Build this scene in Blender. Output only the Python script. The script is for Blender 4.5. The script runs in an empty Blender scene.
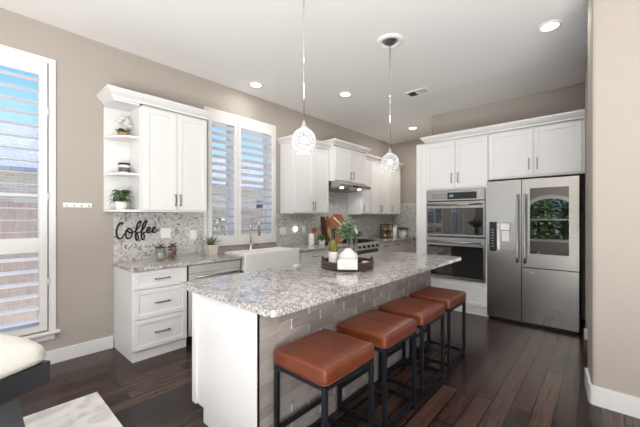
import bpy, bmesh, math, random
from mathutils import Vector, Matrix
R = math.radians
PI = math.pi
random.seed(7)
scene = bpy.context.scene
COL = scene.collection

# ------------------------------------------------------------------ camera
cam_d = bpy.data.cameras.new('camera')
cam = bpy.data.objects.new('camera', cam_d)
COL.objects.link(cam)
cam.location = (0, 0, 1.42)
cam.rotation_euler = (R(90), 0, math.atan2(281, 315) - PI / 2)
cam_d.sensor_width = 36
cam_d.lens = 315 / 640 * 36
cam_d.shift_y = 3.5 / 640
cam_d.clip_start = 0.02
scene.camera = cam

# ------------------------------------------------------------------ sky, sun, lamps, exposure
world = bpy.data.worlds.new('sky')
scene.world = world
world.use_nodes = True
wn = world.node_tree
wn.nodes.clear()
wo = wn.nodes.new('ShaderNodeOutputWorld')
bg = wn.nodes.new('ShaderNodeBackground')
wtc = wn.nodes.new('ShaderNodeTexCoord')
wsep = wn.nodes.new('ShaderNodeSeparateXYZ')
wr = wn.nodes.new('ShaderNodeValToRGB')
wn.links.new(wtc.outputs['Generated'], wsep.inputs[0])
wn.links.new(wsep.outputs['Z'], wr.inputs[0])
wr.color_ramp.elements[0].position = 0.0
wr.color_ramp.elements[0].color = (0.5, 0.7, 0.95, 1)
wr.color_ramp.elements[1].position = 0.38
wr.color_ramp.elements[1].color = (0.13, 0.36, 0.84, 1)
wn.links.new(wr.outputs[0], bg.inputs['Color'])
wn.links.new(bg.outputs[0], wo.inputs[0])
bg.inputs['Strength'].default_value = 1.5

sun_d = bpy.data.lights.new('sun', 'SUN')
sun = bpy.data.objects.new('sun', sun_d)
COL.objects.link(sun)
sun_d.energy = 9.0
sun_d.angle = R(1)
sun.rotation_euler = (R(14), R(10), 0)      # high, from behind the house


def area(name, loc, rot, sx, sy, power, color=(1, 1, 1)):
    d = bpy.data.lights.new(name, 'AREA')
    d.shape = 'RECTANGLE'
    d.size = sx
    d.size_y = sy
    d.energy = power
    d.color = color
    o = bpy.data.objects.new(name, d)
    COL.objects.link(o)
    o.location = loc
    o.rotation_euler = rot
    return o


# added area lights in unseen openings behind the camera, standing in for daylight
area('patio_door_fill', (-4.62, -1.35, 1.3), (R(90), 0, R(-90)), 2.3, 2.4, 12, (1, 1, 1))
area('side_door_fill', (-1.5, -3.12, 1.3), (R(90), 0, 0), 2.6, 2.4, 5, (1, 1, 1))
area('rear_window_fill', (-4.62, 2.95, 1.4), (R(90), 0, R(-90)), 1.3, 2.2, 7, (1, 1, 1))
# unseen area light added on the floor behind the camera to brighten the ceiling
area('upward_floor_fill', (-2.1, -1.5, 0.03), (R(180), 0, 0), 3.4, 3.0, 660, (1, 0.99, 0.98))
CAN_POWER = 3
scene.view_settings.view_transform = 'Standard'
scene.view_settings.look = 'None'
scene.view_settings.gamma = 1
scene.view_settings.use_curve_mapping = False
scene.view_settings.exposure = 0.18

# ------------------------------------------------------------------ materials


def srgb(r, g, b):
    def f(c):
        c /= 255
        return c / 12.92 if c <= 0.04045 else ((c + 0.055) / 1.055) ** 2.4
    return (f(r), f(g), f(b), 1)


def mat(name, col, rough=0.5, metal=0.0, spec=0.5, **kw):
    m = bpy.data.materials.new(name)
    m.use_nodes = True
    p = m.node_tree.nodes['Principled BSDF']
    p.inputs['Base Color'].default_value = col
    p.inputs['Roughness'].default_value = rough
    p.inputs['Metallic'].default_value = metal
    p.inputs['Specular IOR Level'].default_value = spec
    for k, v in kw.items():
        p.inputs[k.replace('_', ' ')].default_value = v
    return m


class NT:
    def __init__(s, m):
        s.t = m.node_tree
        s.p = s.t.nodes['Principled BSDF']

    def n(s, kind, **kw):
        nd = s.t.nodes.new('ShaderNode' + kind)
        for k, v in kw.items():
            setattr(nd, k, v)
        return nd

    def l(s, a, b):
        s.t.links.new(a, b)

    def coords(s, axes='xyz', scale=(1, 1, 1), rot=0.0):
        tc = s.n('TexCoord')
        sp = s.n('SeparateXYZ')
        s.l(tc.outputs['Object'], sp.inputs[0])
        cb = s.n('CombineXYZ')
        for i, a in enumerate(axes):
            if a in 'xyz':
                s.l(sp.outputs['xyz'.index(a)], cb.inputs[i])
        mp = s.n('Mapping')
        mp.inputs['Scale'].default_value = scale
        mp.inputs['Rotation'].default_value = (0, 0, rot)
        s.l(cb.outputs[0], mp.inputs[0])
        return mp.outputs[0]

    def noise(s, vec, scale, detail=4, rough=0.6, dist=0.0):
        nd = s.n('TexNoise')
        s.l(vec, nd.inputs['Vector'])
        nd.inputs['Scale'].default_value = scale
        nd.inputs['Detail'].default_value = detail
        nd.inputs['Roughness'].default_value = rough
        nd.inputs['Distortion'].default_value = dist
        return nd.outputs[0]

    def ramp(s, fac, stops):
        nd = s.n('ValToRGB')
        e = nd.color_ramp.elements
        while len(e) < len(stops):
            e.new(0.5)
        for el, (pos, c) in zip(e, stops):
            el.position = pos
            el.color = c
        s.l(fac, nd.inputs[0])
        return nd.outputs[0]

    def mix(s, fac, a, b, mode='MIX'):
        nd = s.n('Mix', data_type='RGBA', blend_type=mode)
        for sock, v in ((nd.inputs[0], fac), (nd.inputs[6], a), (nd.inputs[7], b)):
            if hasattr(v, 'links') or hasattr(v, 'is_output'):
                s.l(v, sock)
            else:
                sock.default_value = v
        return nd.outputs[2]

    def bump(s, h, strength=0.2, dist=0.01):
        nd = s.n('Bump')
        nd.inputs['Strength'].default_value = strength
        nd.inputs['Distance'].default_value = dist
        s.l(h, nd.inputs['Height'])
        s.l(nd.outputs[0], s.p.inputs['Normal'])

    def col(s, c):
        s.l(c, s.p.inputs['Base Color'])

    def brick(s, vec, w, h, c1, c2, mortar, ms=0.002, offset=0.5, bias=0.0):
        nd = s.n('TexBrick')
        s.l(vec, nd.inputs['Vector'])
        nd.offset = offset
        nd.inputs['Color1'].default_value = c1
        nd.inputs['Color2'].default_value = c2
        nd.inputs['Mortar'].default_value = mortar
        nd.inputs['Scale'].default_value = 1
        nd.inputs['Mortar Size'].default_value = ms
        nd.inputs['Mortar Smooth'].default_value = 0.1
        nd.inputs['Bias'].default_value = bias
        nd.inputs['Brick Width'].default_value = w
        nd.inputs['Row Height'].default_value = h
        return nd


def wall_mat(name, c, bump=0.12):
    m = mat(name, c, 0.75, spec=0.25)
    t = NT(m)
    v = t.coords()
    t.bump(t.noise(v, 55, 3), bump, 0.004)
    return m


M_WALL = wall_mat('tan_wall_paint', srgb(173, 165, 156))
M_CEIL = wall_mat('ceiling_paint', srgb(238, 236, 233), 0.08)
M_WHITE = mat('white_cabinet_paint', srgb(226, 225, 223), 0.32)
M_TRIM = mat('white_trim_paint', srgb(226, 225, 222), 0.35)
M_CERAM = mat('white_ceramic', srgb(240, 238, 233), 0.15)
M_PLASTIC = mat('white_plastic', srgb(238, 237, 232), 0.35)
M_STEEL = mat('stainless_steel', srgb(176, 173, 169), 0.27, 1.0)
t = NT(M_STEEL)
v = t.coords('xyz', (1.5, 1.5, 1.5))
nz = t.noise(v, 1.5, 2)
rr = t.n('MapRange')
rr.inputs['To Min'].default_value = 0.26
rr.inputs['To Max'].default_value = 0.28
t.l(nz, rr.inputs['Value'])
t.l(rr.outputs[0], t.p.inputs['Roughness'])
M_BRIGHTSTEEL = mat('bright_steel', srgb(214, 212, 208), 0.3, 0.35)
M_CHROME = mat('polished_chrome', srgb(225, 225, 225), 0.08, 1.0)
M_NICKEL = mat('dark_nickel', srgb(150, 147, 143), 0.34, 1.0)
M_BLACKGLASS = mat('black_glass', srgb(10, 12, 16), 0.03, spec=0.9)
M_MIRRORGLASS = mat('mirrored_dark_glass', srgb(12, 14, 18), 0.02, spec=0.5, IOR=2.3)
M_OVENGLASS = mat('tinted_oven_glass', srgb(10, 12, 15), 0.02, spec=0.5, IOR=2.1)
M_BLACK = mat('black_plastic', srgb(20, 20, 21), 0.4)
M_DARKMETAL = mat('dark_powder_coated_steel', srgb(38, 41, 47), 0.42, 0.6)
M_IRON = mat('black_iron', srgb(18, 18, 18), 0.5, 0.3)
M_BLACKWOOD = mat('black_painted_wood', srgb(26, 28, 32), 0.3)
M_CHARCOAL = mat('charcoal_wood', srgb(62, 64, 68), 0.45)
t = NT(M_CHARCOAL)
t.col(t.ramp(t.noise(t.coords('xyz', (3, 3, 20)), 2, 5), [(0.3, srgb(54, 56, 60)), (0.7, srgb(72, 74, 78))]))
M_LEAF = mat('green_leaf', srgb(70, 110, 55), 0.45)
t = NT(M_LEAF)
t.col(t.ramp(t.noise(t.coords(), 30, 2), [(0.3, srgb(48, 86, 38)), (0.7, srgb(104, 146, 78))]))
M_EUCA = mat('eucalyptus_leaf', srgb(96, 130, 98), 0.5)
t = NT(M_EUCA)
t.col(t.ramp(t.noise(t.coords(), 22, 2), [(0.3, srgb(92, 132, 92)), (0.7, srgb(172, 194, 158))]))
M_AGAVE = mat('succulent_leaf', srgb(110, 126, 92), 0.5)
M_PETAL = mat('white_petal', srgb(244, 240, 230), 0.6)
M_SOIL = mat('potting_soil', srgb(50, 38, 30), 0.9)
M_STONEPOT = mat('pale_stone_pot', srgb(204, 196, 182), 0.7)
M_JUTE = mat('jute_wrap', srgb(168, 134, 96), 0.85)
M_HEDGE = mat('garden_foliage', srgb(80, 118, 56), 0.6)
t = NT(M_HEDGE)
t.col(t.ramp(t.noise(t.coords(), 4, 4), [(0.3, srgb(96, 128, 68)), (0.7, srgb(200, 216, 160))]))


def wood(name, dark, light, rough=0.45, sc=(1, 1, 1)):
    m = mat(name, light, rough)
    t = NT(m)
    t.col(t.ramp(t.noise(t.coords('xyz', sc), 8, 5, 0.65, 0.6), [(0.3, dark), (0.7, light)]))
    return m


M_WALNUT = wood('walnut_wood', srgb(58, 38, 28), srgb(92, 62, 44), sc=(8, 8, 1))
M_CHERRY = wood('reddish_wood', srgb(142, 78, 48), srgb(178, 108, 70), sc=(8, 8, 1))
M_OAK = wood('golden_wood', srgb(150, 128, 84), srgb(186, 164, 116), sc=(8, 8, 1))
M_ORANGEWOOD = wood('orange_wood', srgb(160, 92, 50), srgb(200, 130, 78), sc=(6, 6, 1))
M_TRAY = wood('dark_wicker', srgb(44, 32, 28), srgb(104, 84, 74), 0.6, (9, 9, 14))
M_FENCE = wood('weathered_fence_wood', srgb(140, 124, 116), srgb(172, 156, 147), 0.8, (6, 6, 0.6))

# leather of the stools
M_LEATHER = mat('cognac_leather', srgb(132, 66, 36), 0.34, spec=0.5)
t = NT(M_LEATHER)
v = t.coords()
t.col(t.ramp(t.noise(v, 7, 5), [(0.25, srgb(90, 42, 23)), (0.75, srgb(120, 61, 36))]))
t.bump(t.noise(v, 160, 2), 0.08, 0.002)
M_LEATHER_SEAM = mat('dark_leather_welt', srgb(96, 46, 26), 0.45)
M_CREAM = mat('cream_leather', srgb(222, 219, 212), 0.38)
t = NT(M_CREAM)
t.bump(t.noise(t.coords(), 9, 4), 0.25, 0.02)
M_CREAM_SEAM = mat('beige_welt', srgb(176, 166, 152), 0.5)

# floor boards
M_FLOOR = mat('dark_hand_scraped_wood', srgb(52, 38, 34), 0.22, spec=0.36)
t = NT(M_FLOOR)
v = t.coords('xyz')
b = t.brick(v, 1.35, 0.125, srgb(40, 28, 24), srgb(96, 71, 60), srgb(6, 4, 4), 0.006, 0.37)
grain = t.noise(t.coords('xyz', (0.9, 11, 1)), 3, 7, 0.7, 0.4)
c = t.mix(0.7, b.outputs['Color'], t.ramp(grain, [(0.32, srgb(62, 62, 62)), (0.66, srgb(176, 174, 172))]), 'OVERLAY')
t.col(c)
scr = t.noise(t.coords('xyz', (1.6, 12, 1)), 3, 4)
rm = t.n('MapRange')
rm.inputs['To Min'].default_value = 0.16
rm.inputs['To Max'].default_value = 0.3
t.l(scr, rm.inputs['Value'])
t.l(rm.outputs[0], t.p.inputs['Roughness'])
hm = t.n('Math', operation='SUBTRACT')
t.l(scr, hm.inputs[0])
t.l(b.outputs['Fac'], hm.inputs[1])
t.bump(hm.outputs[0], 0.12, 0.006)

# granite
M_GRANITE = mat('polished_granite', srgb(180, 175, 170), 0.08, spec=0.6)
t = NT(M_GRANITE)
v = t.coords()
big = t.noise(v, 8, 5, 0.7, 1.0)
c1 = t.ramp(big, [(0.3, srgb(138, 135, 132)), (0.42, srgb(186, 183, 180)), (0.62, srgb(208, 206, 203)), (0.76, srgb(160, 155, 150))])
fine = t.noise(v, 60, 4, 0.75)
c2 = t.mix(0.6, c1, t.ramp(fine, [(0.38, srgb(50, 48, 48)), (0.5, srgb(136, 134, 132)), (0.62, srgb(236, 234, 231))]), 'OVERLAY')
vor = t.n('TexVoronoi')
t.l(v, vor.inputs['Vector'])
vor.inputs['Scale'].default_value = 42
spk = t.ramp(t.noise(v, 85, 3, 0.6), [(0.58, (0, 0, 0, 1)), (0.64, (1, 1, 1, 1))])
t.col(t.mix(spk, c2, srgb(52, 48, 47)))


def mosaic(name, ax):
    m = mat(name, srgb(190, 188, 184), 0.28)
    t = NT(m)
    raw = t.coords(ax)
    sp = t.n('SeparateXYZ')
    t.l(raw, sp.inputs[0])
    pp = t.n('Math', operation='PINGPONG')
    pp.inputs[1].default_value = 0.052
    t.l(sp.outputs[0], pp.inputs[0])
    rows_ = t.n('CombineXYZ')
    t.l(pp.outputs[0], rows_.inputs[0])
    t.l(sp.outputs[1], rows_.inputs[1])
    mp = t.n('Mapping')
    mp.inputs['Rotation'].default_value = (0, 0, R(45))
    t.l(rows_.outputs[0], mp.inputs[0])
    fl = t.n('Math', operation='DIVIDE')
    fl.inputs[1].default_value = 0.052
    t.l(sp.outputs[0], fl.inputs[0])
    fl2 = t.n('Math', operation='FLOOR')
    t.l(fl.outputs[0], fl2.inputs[0])
    fl3 = t.n('Math', operation='MULTIPLY')
    fl3.inputs[1].default_value = 0.036 * 17
    t.l(fl2.outputs[0], fl3.inputs[0])
    off = t.n('CombineXYZ')
    t.l(fl3.outputs[0], off.inputs[0])
    ad = t.n('VectorMath', operation='ADD')
    t.l(mp.outputs[0], ad.inputs[0])
    t.l(off.outputs[0], ad.inputs[1])
    v = ad.outputs[0]
    b1 = t.brick(v, 0.036, 0.018, (0, 0, 0, 1), (1, 1, 1, 1), (0.1, 0.1, 0.1, 1), 0.0016, 0.5)
    t.col(t.ramp(b1.outputs['Color'], [(0.0, srgb(212, 210, 206)), (0.45, srgb(194, 191, 187)), (0.82, srgb(172, 169, 165)), (0.97, srgb(112, 109, 107))]))
    inv = t.n('Math', operation='SUBTRACT')
    inv.inputs[0].default_value = 1
    t.l(b1.outputs['Fac'], inv.inputs[1])
    t.bump(inv.outputs[0], 0.3, 0.003)
    return m


M_MOSAIC = mosaic('grey_mosaic_tile', 'xz')
M_MOSAIC_BACK = mosaic('grey_mosaic_tile_back', 'yz')

M_LEDGER = mat('taupe_stone_tile', srgb(150, 143, 137), 0.5)
t = NT(M_LEDGER)
v = t.coords('xz')
b = t.brick(v, 0.27, 0.065, srgb(184, 178, 172), srgb(150, 143, 137), srgb(148, 141, 135), 0.002, 0.42)
b2 = t.brick(t.coords('xz', (1, 10, 1)), 0.27, 0.65, srgb(0, 0, 0), srgb(0, 0, 0), (1, 1, 1, 1), 0.0045, 0.42)
ticks = t.n('Math', operation='MULTIPLY')
t.l(b2.outputs['Fac'], ticks.inputs[0])
t.l(t.ramp(t.noise(t.coords('xz'), 9, 1), [(0.42, (0, 0, 0, 1)), (0.52, (1, 1, 1, 1))]), ticks.inputs[1])
st = t.noise(t.coords('xz', (3, 14, 1)), 4, 5, 0.6, 0.4)
t.col(t.mix(ticks.outputs[0], t.mix(0.5, b.outputs['Color'], t.ramp(st, [(0.3, srgb(112, 107, 103)), (0.7, srgb(158, 153, 148))]), 'OVERLAY'), srgb(226, 222, 217)))
inv = t.n('Math', operation='SUBTRACT')
t.l(st, inv.inputs[0])
t.l(b.outputs['Fac'], inv.inputs[1])
t.bump(inv.outputs[0], 0.2, 0.005)

M_RUG = mat('pale_abstract_rug', srgb(214, 211, 206), 0.95, spec=0.1)
t = NT(M_RUG)
v = t.coords()
t.col(t.ramp(t.noise(v, 5, 5, 0.6, 1.5), [(0.36, srgb(196, 193, 189)), (0.5, srgb(220, 217, 213)), (0.7, srgb(230, 228, 224))]))
t.bump(t.noise(v, 120, 2), 0.4, 0.005)

M_BRICK = mat('beige_house_brick', srgb(180, 166, 150), 0.9)
t = NT(M_BRICK)
t.col(t.brick(t.coords('xz'), 0.22, 0.075, srgb(196, 184, 168), srgb(176, 162, 146), srgb(204, 196, 184), 0.01).outputs['Color'])
M_ROOF = mat('grey_roof_shingle', srgb(140, 142, 150), 0.9)
t = NT(M_ROOF)
t.col(t.brick(t.coords('xy'), 0.3, 0.15, srgb(138, 140, 148), srgb(118, 120, 128), srgb(98, 100, 106), 0.008).outputs['Color'])
M_LAWN = mat('lawn_grass', srgb(120, 132, 84), 0.95)
M_CONCRETE = mat('patio_concrete', srgb(214, 210, 202), 0.9)


def emit(name, col, strength):
    m = mat(name, col, 0.4)
    p = m.node_tree.nodes['Principled BSDF']
    p.inputs['Emission Color'].default_value = col
    p.inputs['Emission Strength'].default_value = strength
    return m


M_LENS = emit('lit_lamp_lens', (1, 0.97, 0.92, 1), 9)
M_BULB = emit('lit_bulb', (1, 0.95, 0.88, 1), 1.8)
M_NIGHT = emit('lit_night_light', (1, 0.97, 0.92, 1), 2.5)
M_DISPLAY = emit('oven_display', (0.2, 0.28, 0.33, 1), 0.05)


def thin_glass(name, tint=(1, 1, 1, 1), refl=1.0):
    m = bpy.data.materials.new(name)
    m.use_nodes = True
    nt = m.node_tree
    nt.nodes.clear()
    o = nt.nodes.new('ShaderNodeOutputMaterial')
    tr = nt.nodes.new('ShaderNodeBsdfTransparent')
    tr.inputs[0].default_value = tint
    gl = nt.nodes.new('ShaderNodeBsdfGlossy')
    gl.inputs['Roughness'].default_value = 0.02
    lw = nt.nodes.new('ShaderNodeLayerWeight')
    fr = nt.nodes.new('ShaderNodeMath')
    fr.operation = 'POWER'
    fr.inputs[1].default_value = 4
    nt.links.new(lw.outputs['Facing'], fr.inputs[0])
    mu = nt.nodes.new('ShaderNodeMath')
    mu.operation = 'MULTIPLY_ADD'
    mu.inputs[1].default_value = 0.8 * refl
    mu.inputs[2].default_value = 0.03 * refl
    mx = nt.nodes.new('ShaderNodeMixShader')
    nt.links.new(fr.outputs[0], mu.inputs[0])
    nt.links.new(mu.outputs[0], mx.inputs[0])
    nt.links.new(tr.outputs[0], mx.inputs[1])
    nt.links.new(gl.outputs[0], mx.inputs[2])
    nt.links.new(mx.outputs[0], o.inputs[0])
    return m


M_PANE = thin_glass('window_glass')
M_GLASS = thin_glass('clear_glass', (0.96, 0.98, 0.97, 1), 1.4)
M_BOTTLE = mat('olive_bottle_glass', srgb(150, 148, 60), 0.06, Transmission_Weight=0.6)
M_CRYSTAL = mat('crystal_glass', (0.93, 0.93, 0.95, 1), 0.06, spec=0.9, Transmission_Weight=0.25)

# ------------------------------------------------------------------ mesh helpers


class MB:
    """collects shapes; build() links them as ONE mesh object"""

    def __init__(s):
        s.bm = bmesh.new()

    def box(s, x0, x1, y0, y1, z0, z1, bev=0.0, seg=1):
        bm = s.bm
        vs = [bm.verts.new((x, y, z)) for x in (x0, x1) for y in (y0, y1) for z in (z0, z1)]
        f = [bm.faces.new([vs[i] for i in q]) for q in ((0, 1, 3, 2), (4, 6, 7, 5), (0, 4, 5, 1), (2, 3, 7, 6), (0, 2, 6, 4), (1, 5, 7, 3))]
        if bev:
            es = list({e for fc in f for e in fc.edges})
            bmesh.ops.bevel(bm, geom=es, offset=bev, segments=seg, profile=0.5, affect='EDGES')
        return s

    def prism(s, poly, axis, a, b):
        """poly in the plane normal to axis, extruded a..b"""
        bm = s.bm

        def P(p, d):
            return {'x': (d, p[0], p[1]), 'y': (p[0], d, p[1]), 'z': (p[0], p[1], d)}[axis]
        A = [bm.verts.new(P(p, a)) for p in poly]
        B = [bm.verts.new(P(p, b)) for p in poly]
        n = len(poly)
        bm.faces.new(A[::-1])
        bm.faces.new(B)
        for i in range(n):
            bm.faces.new((A[i], A[(i + 1) % n], B[(i + 1) % n], B[i]))
        return s

    def tube(s, pts, r, seg=8, cap=True, closed=False):
        bm = s.bm
        pts = [Vector(p) for p in pts]
        n = len(pts)
        rs = r if isinstance(r, (list, tuple)) else [r] * n
        rings = []
        up = None
        for i, p in enumerate(pts):
            if closed:
                d = pts[(i + 1) % n] - pts[i - 1]
            else:
                d = (pts[min(i + 1, n - 1)] - pts[max(i - 1, 0)])
            d.normalize()
            if up is None:
                up = Vector((0, 0, 1)) if abs(d.z) < 0.9 else Vector((1, 0, 0))
            u = d.cross(up)
            if u.length < 1e-4:
                u = d.orthogonal()
            u.normalize()
            w = u.cross(d)
            up = w
            rings.append([bm.verts.new(p + rs[i] * (math.cos(2 * PI * k / seg) * u + math.sin(2 * PI * k / seg) * w)) for k in range(seg)])
        m = n if closed else n - 1
        for i in range(m):
            a, b = rings[i], rings[(i + 1) % n]
            for k in range(seg):
                f = bm.faces.new((a[k], a[(k + 1) % seg], b[(k + 1) % seg], b[k]))
                f.smooth = True
        if cap and not closed:
            bm.faces.new(rings[0][::-1])
            bm.faces.new(rings[-1])
        return s

    def lathe(s, prof, c=(0, 0), seg=24, sx=1.0, sy=1.0, smooth=True):
        bm = s.bm
        rings = []
        for r, z in prof:
            if r < 1e-5:
                rings.append([bm.verts.new((c[0], c[1], z))])
            else:
                rings.append([bm.verts.new((c[0] + sx * r * math.cos(2 * PI * k / seg), c[1] + sy * r * math.sin(2 * PI * k / seg), z)) for k in range(seg)])
        for a, b in zip(rings, rings[1:]):
            for k in range(seg):
                k2 = (k + 1) % seg
                if len(a) == 1 and len(b) == 1:
                    continue
                if len(a) == 1:
                    f = bm.faces.new((a[0], b[k2], b[k]))
                elif len(b) == 1:
                    f = bm.faces.new((a[k], a[k2], b[0]))
                else:
                    f = bm.faces.new((a[k], a[k2], b[k2], b[k]))
                f.smooth = smooth
        return s

    def ball(s, c, r, sub=2):
        bmesh.ops.create_icosphere(s.bm, subdivisions=sub, radius=r, matrix=Matrix.Translation(c))
        return s

    def leaf(s, base, d, length, width, droop=0.3):
        """a folded, curved leaf of six faces"""
        bm = s.bm
        d = Vector(d).normalized()
        side = d.cross(Vector((0, 0, 1)))
        if side.length < 1e-3:
            side = Vector((1, 0, 0))
        side.normalize()
        up = side.cross(d)
        base = Vector(base)
        rows = []
        for tt, wf in ((0, 0.12), (0.35, 1.0), (0.7, 0.8), (1.0, 0.05)):
            p = base + d * length * tt - Vector((0, 0, 1)) * droop * length * tt * tt
            rows.append([bm.verts.new(p - side * width * wf / 2 + up * width * 0.12), bm.verts.new(p), bm.verts.new(p + side * width * wf / 2 + up * width * 0.12)])
        for a, b in zip(rows, rows[1:]):
            for k in (0, 1):
                f = bm.faces.new((a[k], a[k + 1], b[k + 1], b[k]))
                f.smooth = True
        return s

    def build(s, name, m, parent=None, smooth=False, recalc=True):
        if recalc:
            bmesh.ops.recalc_face_normals(s.bm, faces=s.bm.faces)
        me = bpy.data.meshes.new(name)
        s.bm.to_mesh(me)
        s.bm.free()
        me.materials.append(m)
        if smooth:
            for p in me.polygons:
                p.use_smooth = True
        o = bpy.data.objects.new(name, me)
        COL.objects.link(o)
        if parent:
            o.parent = parent
        return o


def tag(o, label, cat, group=None):
    o['label'] = label
    o['category'] = cat
    if group:
        o['group'] = group
    return o


def thing(name, label, cat, loc=(0, 0, 0), rz=0.0, group=None):
    o = bpy.data.objects.new(name, None)
    o.empty_display_size = 0.1
    COL.objects.link(o)
    o.location = loc
    o.rotation_euler = (0, 0, rz)
    return tag(o, label, cat, group)


def struct(o, label=None):
    o['kind'] = 'structure'
    if label:
        o['label'] = label
    return o


def copy_thing(o, loc, label, rz=None):
    """a copy of a thing with its parts and their sub-parts"""
    r = o.copy()
    COL.objects.link(r)
    r.location = loc
    if rz is not None:
        r.rotation_euler = (0, 0, rz)
    r['label'] = label
    for ch in list(o.children):
        c = ch.copy()
        COL.objects.link(c)
        c.parent = r
        for g in list(ch.children):
            d = g.copy()
            COL.objects.link(d)
            d.parent = c
    return r


W = 3.96        # left wall plane
CEIL = 3.27
CT = 0.93       # worktop top

# ------------------------------------------------------------------ room shell
struct(MB().box(-4.75, 7.4, -3.25, W + 0.25, -0.12, 0).build('floor', M_FLOOR))
struct(MB().box(-4.75, 7.4, -3.25, W + 0.25, CEIL, CEIL + 0.15).build('ceiling', M_CEIL))


def wall_with_holes(name, axis, u0, u1, t0, t1, holes, m):
    mb = MB()

    def bx(a, b, z0, z1):
        if b - a < 1e-4 or z1 - z0 < 1e-4:
            return
        if axis == 'x':
            mb.box(a, b, t0, t1, z0, z1)
        else:
            mb.box(t0, t1, a, b, z0, z1)
    u = u0
    for a, b, z0, z1 in sorted(holes):
        bx(u, a, 0, CEIL)
        bx(a, b, 0, z0)
        bx(a, b, z1, CEIL)
        u = b
    bx(u, u1, 0, CEIL)
    return mb.build(name, m)


WIN1 = (-0.70, 0.50, 0.39, 2.87)
WIN3 = (-2.90, -1.70, 0.39, 2.87)
WIN2A = (2.17, 2.60, 1.10, 2.82)
WIN2B = (2.65, 3.29, 1.10, 2.82)
struct(wall_with_holes('wall_left', 'x', -4.75, 7.4, W, W + 0.25, [WIN1, WIN3, WIN2A, WIN2B], M_WALL))
struct(MB().box(7.19, 7.4, 2.317, W, 0, CEIL).build('wall_back', M_WALL))
struct(MB().box(5.665, 7.4, -0.12, 2.317, 0, CEIL, 0.012, 2).build('wall_right', M_WALL))
struct(MB().box(4.78, 5.665, -0.12, 0.135, 0, CEIL, 0.02, 3).build('wall_alcove', M_WALL))
struct(MB().prism([(3.17, -3.1), (3.17, 0.030), (3.175, 0.045), (3.19, 0.053), (3.50, 0.084), (3.53, 0.074), (3.53, -3.1)], 'z', 0, CEIL).build('wall_near', M_WALL))
struct(wall_with_holes('wall_side', 'x', -4.75, 7.4, -3.25, -3.1, [(-2.85, -0.15, 0.05, 2.55)], M_WALL))
# rear wall with patio door, arched window and rear window
mb = MB()
holes = [(-2.55, -0.15, 0.05, 2.55), (0.75, 2.05, 0.6, 2.15), (2.25, 3.6, 0.25, 2.55)]
u = -3.1
for a, b, z0, z1 in holes:
    mb.box(-4.75, -4.6, u, a, 0, CEIL)
    mb.box(-4.75, -4.6, a, b, 0, z0)
    mb.box(-4.75, -4.6, a, b, z1, CEIL)
    u = b
mb.box(-4.75, -4.6, u, W, 0, CEIL)
N = 12
for k in range(N):      # the arch of the middle window
    a0, a1 = PI * k / N, PI * (k + 1) / N
    p = [(1.4 - 0.65 * math.cos(a), 1.76 + 0.34 * math.sin(a)) for a in (a0, a1)]
    mb.prism([p[0], p[1], (p[1][0], 2.15), (p[0][0], 2.15)], 'x', -4.75, -4.6)
struct(mb.build('wall_rear', M_WALL))
mb = MB()
for k in range(N):
    a0, a1 = PI * k / N, PI * (k + 1) / N
    p = [(1.4 - r_ * math.cos(a), 1.76 + (r_ - 0.31) * math.sin(a)) for r_ in (0.65, 0.79) for a in (a0, a1)]
    mb.prism([p[0], p[1], p[3], p[2]], 'x', -4.6, -4.575)
for y0 in (0.61, 2.05):
    mb.box(-4.6, -4.575, y0, y0 + 0.14, 0.55, 1.76)
mb.box(-4.6, -4.55, 0.58, 2.22, 0.5, 0.58)
mb.box(-4.70, -4.67, 0.75, 2.05, 1.30, 1.34)
struct(mb.build('window_4', M_TRIM))

# baseboards


def baseboard(name, boxes):
    mb = MB()
    for q in boxes:
        mb.box(*q, 0.004)
    return struct(mb.build(name, M_TRIM))


baseboard('baseboard_left', [(-4.6, 1.058, W - 0.016, W, 0, 0.135)])
mb = MB()
mb.prism([(3.152, -3.1), (3.152, 0.037), (3.158, 0.058), (3.18, 0.071), (3.50, 0.104), (3.50, 0.0845), (3.19, 0.0535), (3.1695, 0.030), (3.1695, -3.1)], 'z', 0, 0.14)
struct(mb.build('baseboard_near', M_TRIM))
baseboard('baseboard_alcove', [(4.764, 4.78, -0.12, 0.148, 0, 0.13)])
baseboard('baseboard_rear', [(-4.6, -4.584, -0.13, 0.73, 0, 0.135), (-4.6, -4.584, 2.07, 2.23, 0, 0.135)])

# tile backsplash
struct(MB().box(1.062, 2.10, W - 0.012, W, CT, 1.47).build('trim_1', M_MOSAIC), 'grey mosaic tile backsplash behind the coffee corner')
mb = MB()
mb.box(3.347, 4.29, W - 0.012, W, CT, 1.47)
mb.box(4.29, 5.31, W - 0.012, W, CT, 2.04)
mb.box(5.31, 7.19, W - 0.012, W, CT, 1.47)
struct(mb.build('trim_2', M_MOSAIC), 'grey mosaic tile backsplash around the range')
struct(MB().box(7.178, 7.19, 2.33, W - 0.012, CT, 1.765).build('trim_3', M_MOSAIC_BACK), 'grey mosaic tile on the end wall')


# ------------------------------------------------------------------ windows and shutters
def casing_mb(x0, x1, z0, z1, w, depth=0.02):
    mb = MB()
    mb.box(x0, x0 + w, W - depth, W, z0, z1, 0.003)
    mb.box(x1 - w, x1, W - depth, W, z0, z1, 0.003)
    mb.box(x0 + w, x1 - w, W - depth, W, z1 - w, z1, 0.003)
    return mb


def sash(mb, h, bar=0.035, y=W + 0.17, mid=True):
    x0, x1, z0, z1 = h
    mb.box(x0, x0 + bar, y, y + 0.04, z0, z1)
    mb.box(x1 - bar, x1, y, y + 0.04, z0, z1)
    mb.box(x0 + bar, x1 - bar, y, y + 0.04, z0, z0 + bar)
    mb.box(x0 + bar, x1 - bar, y, y + 0.04, z1 - bar, z1)
    if mid:
        zm = (z0 + z1) / 2
        mb.box(x0 + bar, x1 - bar, y, y + 0.04, zm - bar / 2, zm + bar / 2)


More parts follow.
